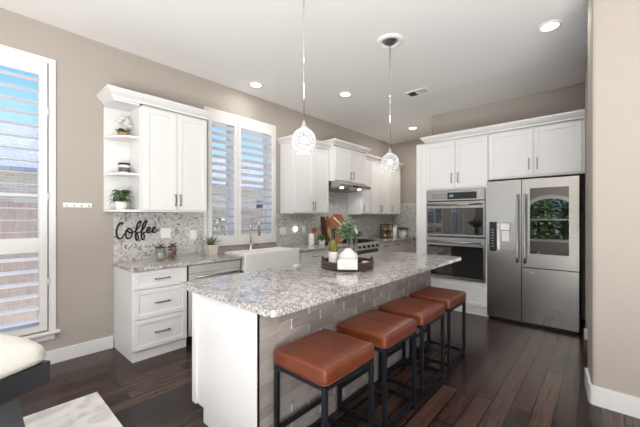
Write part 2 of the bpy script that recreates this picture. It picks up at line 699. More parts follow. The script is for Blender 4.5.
def jamb(mb, h):
    x0, x1, z0, z1 = h
    mb.box(x0, x0 + 0.012, W - 0.002, W + 0.24, z0, z1)
    mb.box(x1 - 0.012, x1, W - 0.002, W + 0.24, z0, z1)
    mb.box(x0, x1, W - 0.002, W + 0.24, z0, z0 + 0.012)
    mb.box(x0, x1, W - 0.002, W + 0.24, z1 - 0.012, z1)


def window(n, holes, cx0, cx1, cz0, cz1, w, sill):
    root = casing_mb(cx0, cx1, cz0, cz1, w).build('window_%d' % n, M_TRIM)
    struct(root)
    mb = MB()
    for h in holes:
        sash(mb, h)
        jamb(mb, h)
    mb.build('window_sash', M_TRIM, root)
    mb = MB()
    for h in holes:
        mb.box(h[0] + 0.03, h[1] - 0.03, W + 0.188, W + 0.192, h[2] + 0.03, h[3] - 0.03)
    mb.build('window_pane', M_PANE, root)
    mb = MB()
    if sill:
        mb.box(cx0 - 0.03, cx1 + 0.03, W - 0.055, W, cz0 - 0.03, cz0, 0.006, 2)
        mb.box(cx0 + 0.01, cx1 - 0.01, W - 0.02, W, cz0 - 0.085, cz0 - 0.03, 0.004)
    else:
        mb.box(cx0, cx1, W - 0.03, W, cz0 - 0.02, cz0 + w, 0.004)
    mb.build('window_sill', M_TRIM, root)
    return root


def shutter(label, x0, x1, z0, z1, stile, top, bot, tilt, pitch, chord, mid=None, group=None, knob='right'):
    """one hinged shutter panel; local x to the right, y towards the wall"""
    w, h = x1 - x0, z1 - z0
    root = thing('plantation_shutter', label, 'shutter', (x0, W - 0.022, z0), group=group)
    mb = MB()
    mb.box(0, stile, -0.014, 0.014, 0, h, 0.003)
    mb.box(w - stile, w, -0.014, 0.014, 0, h, 0.003)
    mb.box(stile, w - stile, -0.013, 0.013, 0, bot)
    mb.box(stile, w - stile, -0.013, 0.013, h - top, h)
    if mid:
        mb.box(stile, w - stile, -0.013, 0.013, mid[0] - z0, mid[1] - z0)
    mb.build('shutter_frame', M_TRIM, root)
    spans = [(bot, mid[0] - z0), (mid[1] - z0, h - top)] if mid else [(bot, h - top)]
    for si, (a, b) in enumerate(spans):
        mb = MB()
        tlt = tilt[si]
        n = max(1, int(round((b - a) / pitch)))
        pt = (b - a) / n
        for i in range(n):
            zc = a + (i + 0.5) * pt
            poly = []
            for k in range(12):
                an = 2 * PI * k / 12
                cy, cz = chord / 2 * math.cos(an), 0.006 * math.sin(an)
                poly.append((cy * math.cos(tlt) - cz * math.sin(tlt), zc + cy * math.sin(tlt) + cz * math.cos(tlt)))
            mb.prism(poly, 'x', stile + 0.002, w - stile - 0.002)
        mb.build('louvers', M_TRIM, root)
    hx = w + 0.004 if knob == 'right' else -0.004
    for zz in (0.18 * h, 0.5 * h, 0.82 * h):
        MB().tube([(hx, -0.016, zz - 0.035), (hx, -0.016, zz + 0.035)], 0.006, 8).build('hinge', M_TRIM, root)
    return root


window(1, [WIN1], -0.79, 0.575, 0.33, 2.94, 0.055, True)
shutter('tall white plantation shutter at left edge with two tiers of louvers', -0.07, 0.51, 0.345, 2.88, 0.06, 0.125, 0.055, (R(16), R(-2)), 0.113, 0.088, (1.09, 1.225))
shutter('white plantation shutter panel outside the frame left of the tall one', -0.725, -0.085, 0.345, 2.88, 0.06, 0.125, 0.055, (R(16), R(-2)), 0.113, 0.088, (1.09, 1.225), None, 'left')
window(2, [WIN2A, WIN2B], 2.10, 3.347, 1.035, 2.90, 0.05, False)
shutter('white louvered shutter left of the sink faucet with blue sky behind', 2.155, 2.61, 1.055, 2.845, 0.055, 0.12, 0.11, (R(-22),), 0.104, 0.088, None, None, 'left')
shutter('white louvered shutter right of the sink faucet, beside the upper cabinet', 2.615, 3.295, 1.055, 2.845, 0.055, 0.12, 0.11, (R(-22),), 0.104, 0.088)
window(3, [WIN3], -2.98, -1.62, 0.33, 2.94, 0.055, True)


# ------------------------------------------------------------------ cabinets
def shaker(mb, x0, x1, z0, z1, rail=0.058, th=0.02, y=0.0):
    """recessed panel front whose face lies at y and whose back lies at y+th"""
    b = 0.0025
    mb.box(x0, x0 + rail, y, y + th, z0, z1, b)
    mb.box(x1 - rail, x1, y, y + th, z0, z1, b)
    mb.box(x0 + rail - 0.001, x1 - rail + 0.001, y, y + th, z0, z0 + rail, b)
    mb.box(x0 + rail - 0.001, x1 - rail + 0.001, y, y + th, z1 - rail, z1, b)
    mb.box(x0 + rail - 0.002, x1 - rail + 0.002, y + 0.009, y + th, z0 + rail - 0.002, z1 - rail + 0.002)
    return mb


def pull(c, length, vertical, y=0.0, m=None, parent=None):
    mb = MB()
    x, z = c
    if vertical:
        mb.box(x - 0.006, x + 0.006, y - 0.034, y - 0.024, z - length / 2, z + length / 2, 0.002)
        for q in (-1, 1):
            zz = z + q * (length / 2 - 0.008)
            mb.box(x - 0.005, x + 0.005, y - 0.026, y, zz - 0.006, zz + 0.006)
    else:
        mb.box(x - length / 2, x + length / 2, y - 0.034, y - 0.024, z - 0.006, z + 0.006, 0.002)
        for q in (-1, 1):
            xx = x + q * (length / 2 - 0.008)
            mb.box(xx - 0.006, xx + 0.006, y - 0.026, y, z - 0.005, z + 0.005)
    return mb.build('handle', m or M_NICKEL, parent)


CROWN = [(0.0, 0.0), (0.012, 0.0), (0.014, 0.018), (0.03, 0.032), (0.05, 0.05), (0.058, 0.066), (0.066, 0.07), (0.066, 0.09), (0.0, 0.09)]


def crown_mb(x0, x1, yf, yb, z0, left=True, right=True, s=1.0, prof=CROWN):
    mb = MB()
    bm = mb.bm
    rings = []
    for o, z in prof:
        o, z = o * s, z0 + z * s
        pts = []
        pts.append((x0 - o, yb) if left else None)
        pts.append((x0 - o if left else x0, yf - o))
        pts.append((x1 + o if right else x1, yf - o))
        pts.append((x1 + o, yb) if right else None)
        rings.append([bm.verts.new((p[0], p[1], z)) for p in pts if p])
    for a, b in zip(rings, rings[1:]):
        for k in range(len(a) - 1):
            bm.faces.new((a[k], a[k + 1], b[k + 1], b[k]))
    # lid and ends so that it is solid from every side
    a, b = rings[0], rings[-1]
    for k in range(len(a) - 1):
        pass
    for k in (0, -1):
        bm.faces.new([r[k] for r in rings[:-1]] + [rings[-1][k]])
    return mb


def cabinet(name, label, x0, yf, z0, w, d, h, rz=0.0, doors=(), drawers=(), crown=None, kick=0.0, group=None, hl=0.13, m=None, extra_left=0.0):
    """front face (of doors) at local y=0; doors: (x0,x1,z0,z1,handle x,handle z); drawers: (x0,x1,z0,z1)"""
    root = thing(name, label, 'cabinet', (x0, yf, z0), rz, group)
    mb = MB()
    mb.box(0, w, 0.021, d, kick, h, 0.002)
    if kick:
        mb.box(0.004, w - 0.004, 0.03, d, 0, kick)
    mb.build('body', M_WHITE, root)
    for a, b, za, zb, hx, hz in doors:
        dr = shaker(MB(), a, b, za, zb).build('door', M_WHITE, root)
        if hx is not None:
            pull((hx, hz), hl, True, 0, m, dr)
    for a, b, za, zb in drawers:
        dr = shaker(MB(), a, b, za, zb, min(0.045, (zb - za) * 0.26)).build('drawer', M_WHITE, root)
        pull(((a + b) / 2, (za + zb) / 2), 0.15, False, 0, m, dr)
    if crown:
        crown_mb(0, w, 0.0, d, crown[0], crown[1], crown[2], crown[3] if len(crown) > 3 else 1.0).build('crown_molding', M_WHITE, root)
    return root


UZ = 1.475      # underside of the wall cabinets
UF = 3.615      # their door face
UD = W - UF
# --- coffee corner: open shelf unit and two-door cabinet
root = thing('open_shelf_unit', 'white open corner shelf unit with rounded shelves at the left end of the wall cabinets', 'shelf', (0.97, UF + 0.012, UZ))
w = 0.258
mb = MB()
mb.box(0, w, UD - 0.03, UD - 0.014, 0, 1.14)
mb.build('back_panel', M_WHITE, root)
mb = MB()
mb.box(w - 0.016, w, 0.0, UD - 0.03, 0, 1.14)
mb.build('side_panel', M_WHITE, root)


def quarter(z0, z1):
    mb = MB()
    poly = [(w - 0.016, UD - 0.03), (w - 0.016, 0.02)]
    for k in range(0, 11):
        a = R(90 * k / 10)
        poly.append((w - 0.016 - (w - 0.03) * math.sin(a) - 0.01 * (k > 0), 0.02 + (UD - 0.05) * (1 - math.cos(a))))
    mb.prism(poly, 'z', z0, z1)
    return mb


for z0, z1 in ((0.0, 0.022), (0.385, 0.405), (0.775, 0.795)):
    quarter(z0, z1).build('shelf', M_WHITE, root)
mb = MB()
mb.box(0.0, w, 0.0, UD - 0.014, 1.115, 1.14)
mb.build('top_panel', M_WHITE, root)
crown_mb(0, w, 0.0, UD - 0.014, 1.14, True, False).build('crown_molding', M_WHITE, root)

cabinet('wall_cabinet', 'white two-door wall cabinet above the coffee corner', 1.23, UF, UZ, 0.745, UD - 0.002, 1.14,
        doors=[(0.018, 0.368, 0.02, 1.12, 0.345, 0.135), (0.374, 0.73, 0.02, 1.12, 0.40, 0.135)], crown=(1.14, False, True))
# --- beside the window
cabinet('wall_cabinet', 'white two-door wall cabinet between the sink window and the hood', 3.45, UF - 0.01, UZ, 0.835, UD + 0.008, 1.14,
        doors=[(0.02, 0.42, 0.02, 1.12, 0.395, 0.13), (0.426, 0.825, 0.02, 1.12, 0.452, 0.13)], crown=(1.14, True, False))
cabinet('wall_cabinet', 'taller protruding white wall cabinet above the range hood', 4.29, 3.49, 2.06, 1.015, W - 3.492, 0.63,
        doors=[(0.03, 0.505, 0.02, 0.61, 0.47, 0.13), (0.511, 0.985, 0.02, 0.61, 0.548, 0.13)], crown=(0.63, True, True))
cabinet('wall_cabinet', 'narrow white wall cabinet right of the range hood', 5.31, UF - 0.01, UZ, 0.335, UD + 0.008, 1.14,
        doors=[(0.012, 0.325, 0.02, 1.12, 0.05, 0.13)], crown=(1.14, False, False))
cabinet('wall_cabinet', 'white two-door wall cabinet behind the far pendant lamp', 5.65, UF - 0.01, UZ, 0.80, UD + 0.008, 1.14,
        doors=[(0.01, 0.385, 0.02, 1.12, 0.355, 0.13), (0.391, 0.79, 0.02, 1.12, 0.42, 0.13)], crown=(1.14, False, False))
cabinet('wall_cabinet', 'last white wall cabinet at the far end of the left wall', 6.455, UF - 0.01, UZ, 0.51, UD + 0.008, 1.14,
        doors=[(0.01, 0.50, 0.02, 1.12, 0.05, 0.13)], crown=(1.14, False, True))

# --- base run
BF = 3.365      # front face of the base units
BH = CT - 0.037
BD = W - BF - 0.002
cabinet('base_cabinet', 'white three-drawer base cabinet at the near end of the granite worktop', 1.065, BF, 0, 0.54, BD, BH, kick=0.095,
        drawers=[(0.012, 0.53, 0.705, 0.885), (0.012, 0.53, 0.412, 0.698), (0.012, 0.53, 0.11, 0.405)])
cabinet('base_cabinet', 'white sink base cabinet below the farmhouse sink', 2.285, BF, 0, 1.02, BD, 0.70, kick=0.095,
        doors=[(0.012, 0.506, 0.105, 0.69, 0.46, 0.60), (0.512, 1.008, 0.105, 0.69, 0.56, 0.60)])
cabinet('base_cabinet', 'white drawer base cabinet between the sink and the range', 3.31, BF, 0, 1.40, BD, BH, kick=0.095,
        drawers=[(0.012, 0.69, 0.72, 0.885), (0.70, 1.39, 0.72, 0.885), (0.012, 0.69, 0.105, 0.71), (0.70, 1.39, 0.105, 0.71)])
cabinet('base_cabinet', 'white drawer base cabinet between the range and the end wall', 5.535, BF, 0, 1.645, BD, BH, kick=0.095, m=M_IRON,
        drawers=[(0.05, 0.56, 0.74, 0.885), (0.57, 1.07, 0.74, 0.885), (1.08, 1.62, 0.74, 0.885), (0.05, 0.56, 0.105, 0.73), (0.57, 1.07, 0.105, 0.73), (1.08, 1.62, 0.105, 0.73)])

# --- dishwasher
root = thing('dishwasher', 'stainless dishwasher with long bar handle between drawers and sink', 'dishwasher', (1.615, BF - 0.01, 0))
MB().box(0, 0.655, 0.03, 0.58, 0.1, BH - 0.002).build('body', M_BLACK, root)
d = MB().box(0.004, 0.651, 0, 0.03, 0.11, 0.79, 0.003).build('door', M_BRIGHTSTEEL, root)
MB().box(0.004, 0.651, 0, 0.03, 0.796, 0.885, 0.003).build('control_panel', M_BRIGHTSTEEL, root)
mb = MB()
mb.tube([(0.05, -0.045, 0.76), (0.605, -0.045, 0.76)], 0.011, 10)
mb.tube([(0.09, -0.045, 0.76), (0.09, 0, 0.76)], 0.008, 8)
mb.tube([(0.565, -0.045, 0.76), (0.565, 0, 0.76)], 0.008, 8)
mb.build('handle', M_STEEL, d)
MB().box(0.01, 0.645, 0.06, 0.5, 0, 0.1).build('toe_kick', M_BLACK, root)

# --- worktops
SX0, SX1 = 2.312, 3.275
mb = MB()
mb.box(1.045, SX0, BF - 0.025, W - 0.013, BH, CT, 0.004, 2)
mb.box(SX0 - 0.001, SX1 + 0.001, 3.80, W - 0.013, BH, CT, 0.004, 2)
mb.box(SX1, 4.715, BF - 0.025, W - 0.013, BH, CT, 0.004, 2)
tag(mb.build('granite_worktop', M_GRANITE), 'speckled granite worktop along the window wall, around the sink', 'worktop')
tag(MB().box(5.53, 7.177, BF - 0.025, W - 0.013, BH, CT, 0.004, 2).build('granite_worktop', M_GRANITE), 'short granite worktop right of the range, ending at the end wall', 'worktop')

# --- sink and faucet
root = thing('farmhouse_sink', 'white apron front farmhouse sink under the shuttered window', 'sink', (SX0 + 0.004, 3.32, 0.715))
sw = SX1 - SX0 - 0.008
mb = MB()
mb.box(0, sw, 0.0, 0.035, 0, 0.245, 0.008, 3)
mb.build('apron', M_CERAM, root)
mb = MB()
mb.box(0, 0.03, 0.03, 0.475, 0.02, 0.235, 0.005, 2)
mb.box(sw - 0.03, sw, 0.03, 0.475, 0.02, 0.235, 0.005, 2)
mb.box(0.02, sw - 0.02, 0.445, 0.475, 0.02, 0.235, 0.005, 2)
mb.box(0.02, sw - 0.02, 0.03, 0.47, 0.015, 0.035)
mb.build('basin', M_CERAM, root)
MB().lathe([(0.0, 0.042), (0.04, 0.042), (0.045, 0.036)], (sw / 2, 0.26), 16).build('drain', M_CHROME, root)
root = thing('kitchen_faucet', 'tall chrome gooseneck faucet behind the white sink', 'faucet', (2.80, 3.87, CT))
MB().lathe([(0, 0), (0.027, 0), (0.027, 0.012), (0.018, 0.03), (0.016, 0.10), (0, 0.10)], seg=16).build('base', M_CHROME, root)
pts = [(0, 0, 0.08), (0, 0, 0.36)]
for k in range(1, 13):
    a = PI * k / 12
    pts.append((0, -0.10 + 0.10 * math.cos(a), 0.36 + 0.11 * math.sin(a)))
MB().tube(pts, 0.012, 10).build('spout', M_CHROME, root)
MB().tube([(0, -0.20, 0.37), (0, -0.20, 0.30), (0, -0.20, 0.22)], [0.012, 0.018, 0.02], 10).build('spray_head', M_NICKEL, root)
mb = MB()
mb.tube([(0.015, 0, 0.07), (0.05, 0, 0.075), (0.09, -0.01, 0.12)], 0.007, 8)
mb.build('lever', M_CHROME, root)
root = thing('soap_dispenser', 'small dark soap dispenser at the foot of the chrome faucet', 'dispenser', (2.90, 3.87, CT))
MB().lathe([(0, 0), (0.018, 0), (0.02, 0.01), (0.02, 0.035), (0, 0.04)], seg=14).build('base', M_NICKEL, root)
MB().tube([(0, 0, 0.03), (0, 0, 0.075), (0, -0.02, 0.085), (0, -0.06, 0.08)], 0.007, 8).build('pump', M_NICKEL, root)

# --- range
RX0, RX1 = 4.72, 5.525
rw = RX1 - RX0
root = thing('gas_range', 'stainless gas range with black knobs under the hood', 'range', (RX0, BF - 0.02, 0))
MB().box(0.002, rw - 0.002, 0.03, 0.58, 0.06, CT - 0.01).build('body', M_STEEL, root)
MB().prism([(0.0, 0.79), (-0.02, 0.80), (-0.005, 0.925), (0.06, 0.925), (0.06, 0.79)], 'x', 0.003, rw - 0.003).build('control_panel', M_BRIGHTSTEEL, root)
for kx in (0.10, 0.25, 0.40, 0.55, 0.70):
    MB().tube([(kx, -0.01, 0.862), (kx, -0.05, 0.858)], [0.026, 0.022], 14).build('knob', M_BLACK, root)
MB().box(0.003, rw - 0.003, 0.05, 0.58, 0.92, 0.932, 0.003).build('cooktop', M_BLACK, root)
for gx in (0.03, 0.285, 0.54):
    mb = MB()
    for yy in (0.09, 0.32, 0.55):
        mb.box(gx, gx + 0.235, yy - 0.007, yy + 0.007, 0.945, 0.962)
    for xx in (gx + 0.007, gx + 0.117, gx + 0.228):
        mb.box(xx - 0.007, xx + 0.007, 0.083, 0.557, 0.945, 0.961)
    for xx in (gx + 0.007, gx + 0.228):
        for yy in (0.09, 0.55):
            mb.box(xx - 0.006, xx + 0.006, yy - 0.006, yy + 0.006, 0.93, 0.95)
    mb.build('grate', M_IRON, root)
d = MB().box(0.006, rw - 0.006, 0, 0.03, 0.2, 0.78, 0.004).build('oven_door', M_STEEL, root)
MB().box(0.12, rw - 0.12, -0.003, 0.001, 0.32, 0.62).build('window', M_BLACKGLASS, d)
mb = MB()
mb.tube([(0.06, -0.05, 0.72), (rw - 0.06, -0.05, 0.72)], 0.012, 10)
for xx in (0.1, rw - 0.1):
    mb.tube([(xx, -0.05, 0.72), (xx, 0, 0.72)], 0.009, 8)
mb.build('handle', M_STEEL, d)
MB().box(0.006, rw - 0.006, 0, 0.03, 0.07, 0.19, 0.004).build('drawer', M_STEEL, root)

# --- range hood
root = thing('range_hood', 'slim stainless range hood with two lit lamps below the tall cabinet', 'range hood', (4.31, 3.39, 1.92))
hw = 0.99
MB().prism([(0.10, 0.138), (0.0, 0.085), (0.0, 0.04), (0.555, 0.0), (0.555, 0.138)], 'x', 0, hw).build('body', M_STEEL, root)
for hx in (0.22, 0.77):
    z = 0.04 - 0.04 * 0.12 / 0.555
    MB().lathe([(0, z - 0.012), (0.03, z - 0.012), (0.036, z), (0.036, z + 0.004), (0, z + 0.004)], (hx, 0.12), 16).build('lamp', M_LENS, root)
mb = MB()
mb.box(0.40, 0.62, -0.004, 0.004, 0.05, 0.075)
mb.build('control_strip', M_BLACK, root)
mb = MB()
for k in range(2):
    x0 = 0.1 + k * 0.41
    mb.prism([(0.2, 0.0225), (0.2, 0.019), (0.5, -0.0026), (0.5, 0.001)], 'x', x0, x0 + 0.38)
mb.build('filter', M_NICKEL, root)
for hx in (0.22, 0.77):
    l = bpy.data.lights.new('hood_lamp', 'SPOT')
    l.energy = 3.5
    l.spot_size = R(130)
    l.shadow_soft_size = 0.03
    lo = bpy.data.objects.new('hood_lamp_light', l)
    COL.objects.link(lo)
    lo.parent = root
    lo.location = (hx, 0.12, 0.01)

# ------------------------------------------------------------------ tall oven and fridge block (faces -X; local x runs towards -Y)
TX = 4.90
TR = R(-90)
TD = 5.66 - TX


def tl(y):          # world Y -> local x of a thing whose left end is at Y=2.262
    return 2.262 - y


root = thing('oven_cabinet', 'tall white cabinet built around the double wall oven', 'cabinet', (TX, 2.262, 0), TR)
mb = MB()
mb.box(0, tl(2.17), 0.012, TD, 0, 2.60, 0.003)                    # end filler
mb.box(tl(2.17), tl(1.195), 0.021, TD, 0.10, 0.475)               # below the oven
mb.box(tl(2.17), tl(1.195), 0.021, TD, 1.838, 2.60)               # above the oven
mb.box(tl(2.17), tl(2.08), 0.021, TD, 0.475, 1.838)
mb.box(tl(1.225), tl(1.195), 0.021, TD, 0.475, 1.838)
mb.box(tl(2.17), tl(1.195), 0.60, TD, 0.475, 1.838)
mb.build('body', M_WHITE, root)
MB().box(tl(2.17), tl(1.195), 0.028, TD, 0, 0.10).build('toe_kick', M_WHITE, root)
for y0, y1, hy in ((2.085, 1.646, 1.69), (1.640, 1.203, 1.595)):
    d = shaker(MB(), tl(y0), tl(y1), 1.862, 2.565, 0.06).build('door', M_WHITE, root)
    pull((tl(hy), 2.01), 0.15, True, 0, M_NICKEL, d)
d = shaker(MB(), tl(2.085), tl(1.203), 0.13, 0.43, 0.05).build('drawer', M_WHITE, root)
crown_mb(tl(2.10), tl(1.195), 0.0, TD, 2.60, True, False).build('crown_molding', M_WHITE, root)

root = thing('double_wall_oven', 'stainless double wall oven with black glass doors', 'oven', (TX - 0.006, 2.08, 0.478), TR)
ow = 0.852
zz = lambda z: z - 0.478
MB().box(0.01, ow - 0.01, 0.026, 0.58, 0.005, zz(1.83)).build('body', M_BLACK, root)
p = MB().box(0, ow, -0.012, 0.026, zz(1.668), zz(1.834), 0.004).build('control_panel', M_STEEL, root)
MB().box(0.33, 0.745, -0.015, -0.010, zz(1.69), zz(1.79), 0.002).build('display', M_BLACK, p)
mb = MB()
for k in range(5):
    for q in range(2):
        mb.box(0.10 + 0.042 * k, 0.13 + 0.042 * k, -0.0145, -0.011, zz(1.70 + 0.045 * q), zz(1.73 + 0.045 * q), 0.002)
mb.build('button_pad', M_NICKEL, p)
MB().box(0.36, 0.42, -0.0165, -0.0145, zz(1.72), zz(1.76)).build('clock', M_DISPLAY, p)
for za, zb, ga, gb, hz in ((1.128, 1.658, 1.158, 1.555, 1.61), (0.53, 1.112, 0.535, 0.985, 1.045)):
    d = MB().box(0, ow, -0.012, 0.026, zz(za), zz(zb), 0.004).build('oven_door', M_STEEL, root)
    MB().box(0.018, ow - 0.018, -0.016, -0.011, zz(ga), zz(gb), 0.002).build('window', M_OVENGLASS, d)
    mb = MB()
    mb.tube([(0.03, -0.062, zz(hz)), (ow - 0.03, -0.062, zz(hz))], 0.015, 12)
    for xx in (0.06, ow - 0.06):
        mb.tube([(xx, -0.062, zz(hz)), (xx, -0.01, zz(hz))], 0.011, 8)
    mb.build('handle', M_STEEL, d)
MB().box(0, ow, -0.012, 0.026, 0.003, zz(0.524), 0.003).build('bottom_trim', M_STEEL, root)

FX0 = 1.192
root = cabinet('fridge_cabinet', 'white two-door cabinet above the refrigerator', TX, FX0, 1.945, FX0 - 0.142, TD, 0.655, TR,
               doors=[(0.014, 0.532, 0.022, 0.632, 0.49, 0.17), (0.538, 1.022, 0.022, 0.632, 0.58, 0.17)], crown=(0.655, False, False), hl=0.15)

root = thing('refrigerator', 'large stainless refrigerator with ice dispenser and dark glass door window', 'refrigerator', (4.86, 1.194, 0), TR)
fw = 1.0
fh = 1.915
MB().box(0.006, fw - 0.006, 0.075, 0.78, 0.02, fh - 0.01).build('body', M_CHARCOAL, root)
MB().box(0.02, fw - 0.02, 0.05, 0.5, 0.0, 0.035).build('base_grille', M_BLACK, root)
sp = 1.194 - 0.782      # split between the doors
DZ0, DZ1 = 0.95, 1.352
D0, D1 = 0.030, 0.348   # dispenser, local x
d = MB()
d.box(0, sp - 0.004, 0.01, 0.07, 0.04, DZ0)
d.box(0, sp - 0.004, 0.01, 0.07, DZ1, fh)
d.box(D1, sp - 0.004, 0.01, 0.07, DZ0, DZ1)
d.box(0, D0, 0.01, 0.07, DZ0, DZ1)
d.box(D0, D1, 0.062, 0.07, DZ0, DZ1)
d = d.build('freezer_door', M_STEEL, root)
MB().box(D0, D0 + 0.085, 0.004, 0.03, DZ0 + 0.003, DZ1 - 0.003, 0.002).build('dispenser_controls', M_BLACK, d)
mb = MB()
mb.box(D0 + 0.09, D0 + 0.10, 0.006, 0.062, DZ0, DZ1)
mb.box(D1 - 0.01, D1, 0.006, 0.062, DZ0, DZ1)
mb.box(D0 + 0.09, D1, 0.006, 0.062, DZ1 - 0.012, DZ1)
mb.box(D0 + 0.09, D1, -0.004, 0.062, DZ0, DZ0 + 0.014)
mb.build('dispenser_recess', M_STEEL, d)
MB().box(D0 + 0.135, D0 + 0.245, 0.012, 0.06, DZ1 - 0.11, DZ1 - 0.02, 0.008, 2).build('dispenser_chute', M_PLASTIC, d)
MB().prism([(0.03, DZ1 - 0.12), (0.052, DZ1 - 0.12), (0.058, DZ0 + 0.14), (0.042, DZ0 + 0.14)], 'x', D0 + 0.145, D0 + 0.235).build('dispenser_paddle', M_PLASTIC, d)
mb = MB()
for k in range(7):
    mb.box(D0 + 0.025, D0 + 0.055, 0.0025, 0.0045, DZ0 + 0.06 + 0.038 * k, DZ0 + 0.072 + 0.038 * k)
mb.build('control_icons', M_NICKEL, d)


def fridge_handle(x, parent):
    mb = MB()
    pts = []
    for k in range(13):
        q = k / 12
        pts.append((x, -0.045 - 0.012 * math.sin(PI * q), 0.82 + 0.90 * q))
    mb.tube(pts, 0.014, 10)
    for z in (0.86, 1.68):
        mb.tube([(x, -0.045, z), (x, 0.012, z)], 0.011, 8)
    return mb.build('handle', M_STEEL, parent)


fridge_handle(sp - 0.04, d)
G0, G1, GZ0, GZ1 = 1.194 - 0.690, 1.194 - 0.290, 0.945, 1.795
FD = 0.765
mb = MB()
mb.box(sp + 0.004, fw, 0.01, 0.07, FD, GZ0)
mb.box(sp + 0.004, fw, 0.01, 0.07, GZ1, fh)
mb.box(sp + 0.004, G0, 0.01, 0.07, GZ0, GZ1)
mb.box(G1, fw, 0.01, 0.07, GZ0, GZ1)
mb.box(G0, G1, 0.04, 0.07, GZ0, GZ1)
d = mb.build('upper_door', M_STEEL, root)
MB().box(G0, G1, 0.008, 0.038, GZ0, GZ1).build('glass_window', M_MIRRORGLASS, d)
fridge_handle(sp + 0.045, d)
d = MB().box(sp + 0.004, fw, 0.01, 0.07, 0.04, FD - 0.010, 0.002).build('lower_door', M_STEEL, root)
MB().box(sp + 0.09, sp + 0.14, 0.006, 0.011, FD - 0.085, FD - 0.065, 0.002).build('badge', M_CHROME, d)

# ------------------------------------------------------------------ island
IX0, IX1, IY0, IY1 = 1.062, 4.10, 1.283, 2.376
root = thing('kitchen_island', 'long white kitchen island with a taupe tiled seating side', 'island', (1.09, 1.452, 0))
il = 3.53 - 1.09
idp = 2.16 - 1.452
MB().box(0.02, il, 0.012, idp - 0.075, 0.0, 0.885).build('body', M_WHITE, root)
MB().prism([(0.0, 0.0), (0.60, 0.0), (0.60, 0.10), (0.685, 0.10), (0.685, 0.888), (0.0, 0.888)], 'x', 0, 0.02).build('end_panel', M_WHITE, root)
MB().box(0.004, il, 0.0, 0.0125, 0.0, 0.885).build('tile_cladding', M_LEDGER, root)
MB().box(0.02, il, idp - 0.075, idp - 0.022, 0.10, 0.885).build('cabinet_front', M_WHITE, root)
for k in range(5):
    a = 0.02 + k * (il - 0.02) / 5
    mb = MB()
    b = a + (il - 0.02) / 5 - 0.006
    shaker(mb, a, b, 0.11, 0.875, 0.055, 0.02, 0.0)
    bmesh.ops.transform(mb.bm, matrix=Matrix.Translation((0, idp, 0)) @ Matrix.Scale(-1, 4, (0, 1, 0)), verts=mb.bm.verts)
    dr = mb.build('door', M_WHITE, root)
o = MB().box(-0.015, 0.02, idp - 0.024, idp + 0.03, 0.10, 0.888, 0.002).build('corner_post', M_WHITE, root)
p = MB().box(-0.010, 0.0, 0.375, 0.475, 0.675, 0.79, 0.004, 2).build('outlet_plate', M_PLASTIC, root)
mb = MB()
for q in (0.405, 0.445):
    mb.box(-0.0125, -0.009, q - 0.014, q + 0.014, 0.70, 0.765, 0.002)
mb.build('socket', M_PLASTIC, p)

mb = MB()
poly = []
cr = 0.06
for cx, cy, a0 in ((IX0 + cr, IY0 + cr, 180), (IX1 - cr, IY0 + cr, 270), (IX1 - cr, IY1 - cr, 0), (IX0 + 0.02, IY1 - 0.02, 90)):
    rr_ = 0.02 if a0 == 90 else cr
    for k in range(13):
        a = R(a0 + 90 * k / 12)
        poly.append((cx + rr_ * math.cos(a), cy + rr_ * math.sin(a)))
mb.prism(poly, 'z', 0.888, 0.925)
es = [e for e in mb.bm.edges if abs(e.verts[0].co.z - e.verts[1].co.z) < 1e-5]
bmesh.ops.bevel(mb.bm, geom=es, offset=0.006, segments=2, profile=0.5, affect='EDGES')
tag(mb.build('island_worktop', M_GRANITE), 'large polished granite slab on top of the island', 'worktop')
IT = 0.925

# ------------------------------------------------------------------ stools
SW, SD = 0.475, 0.412


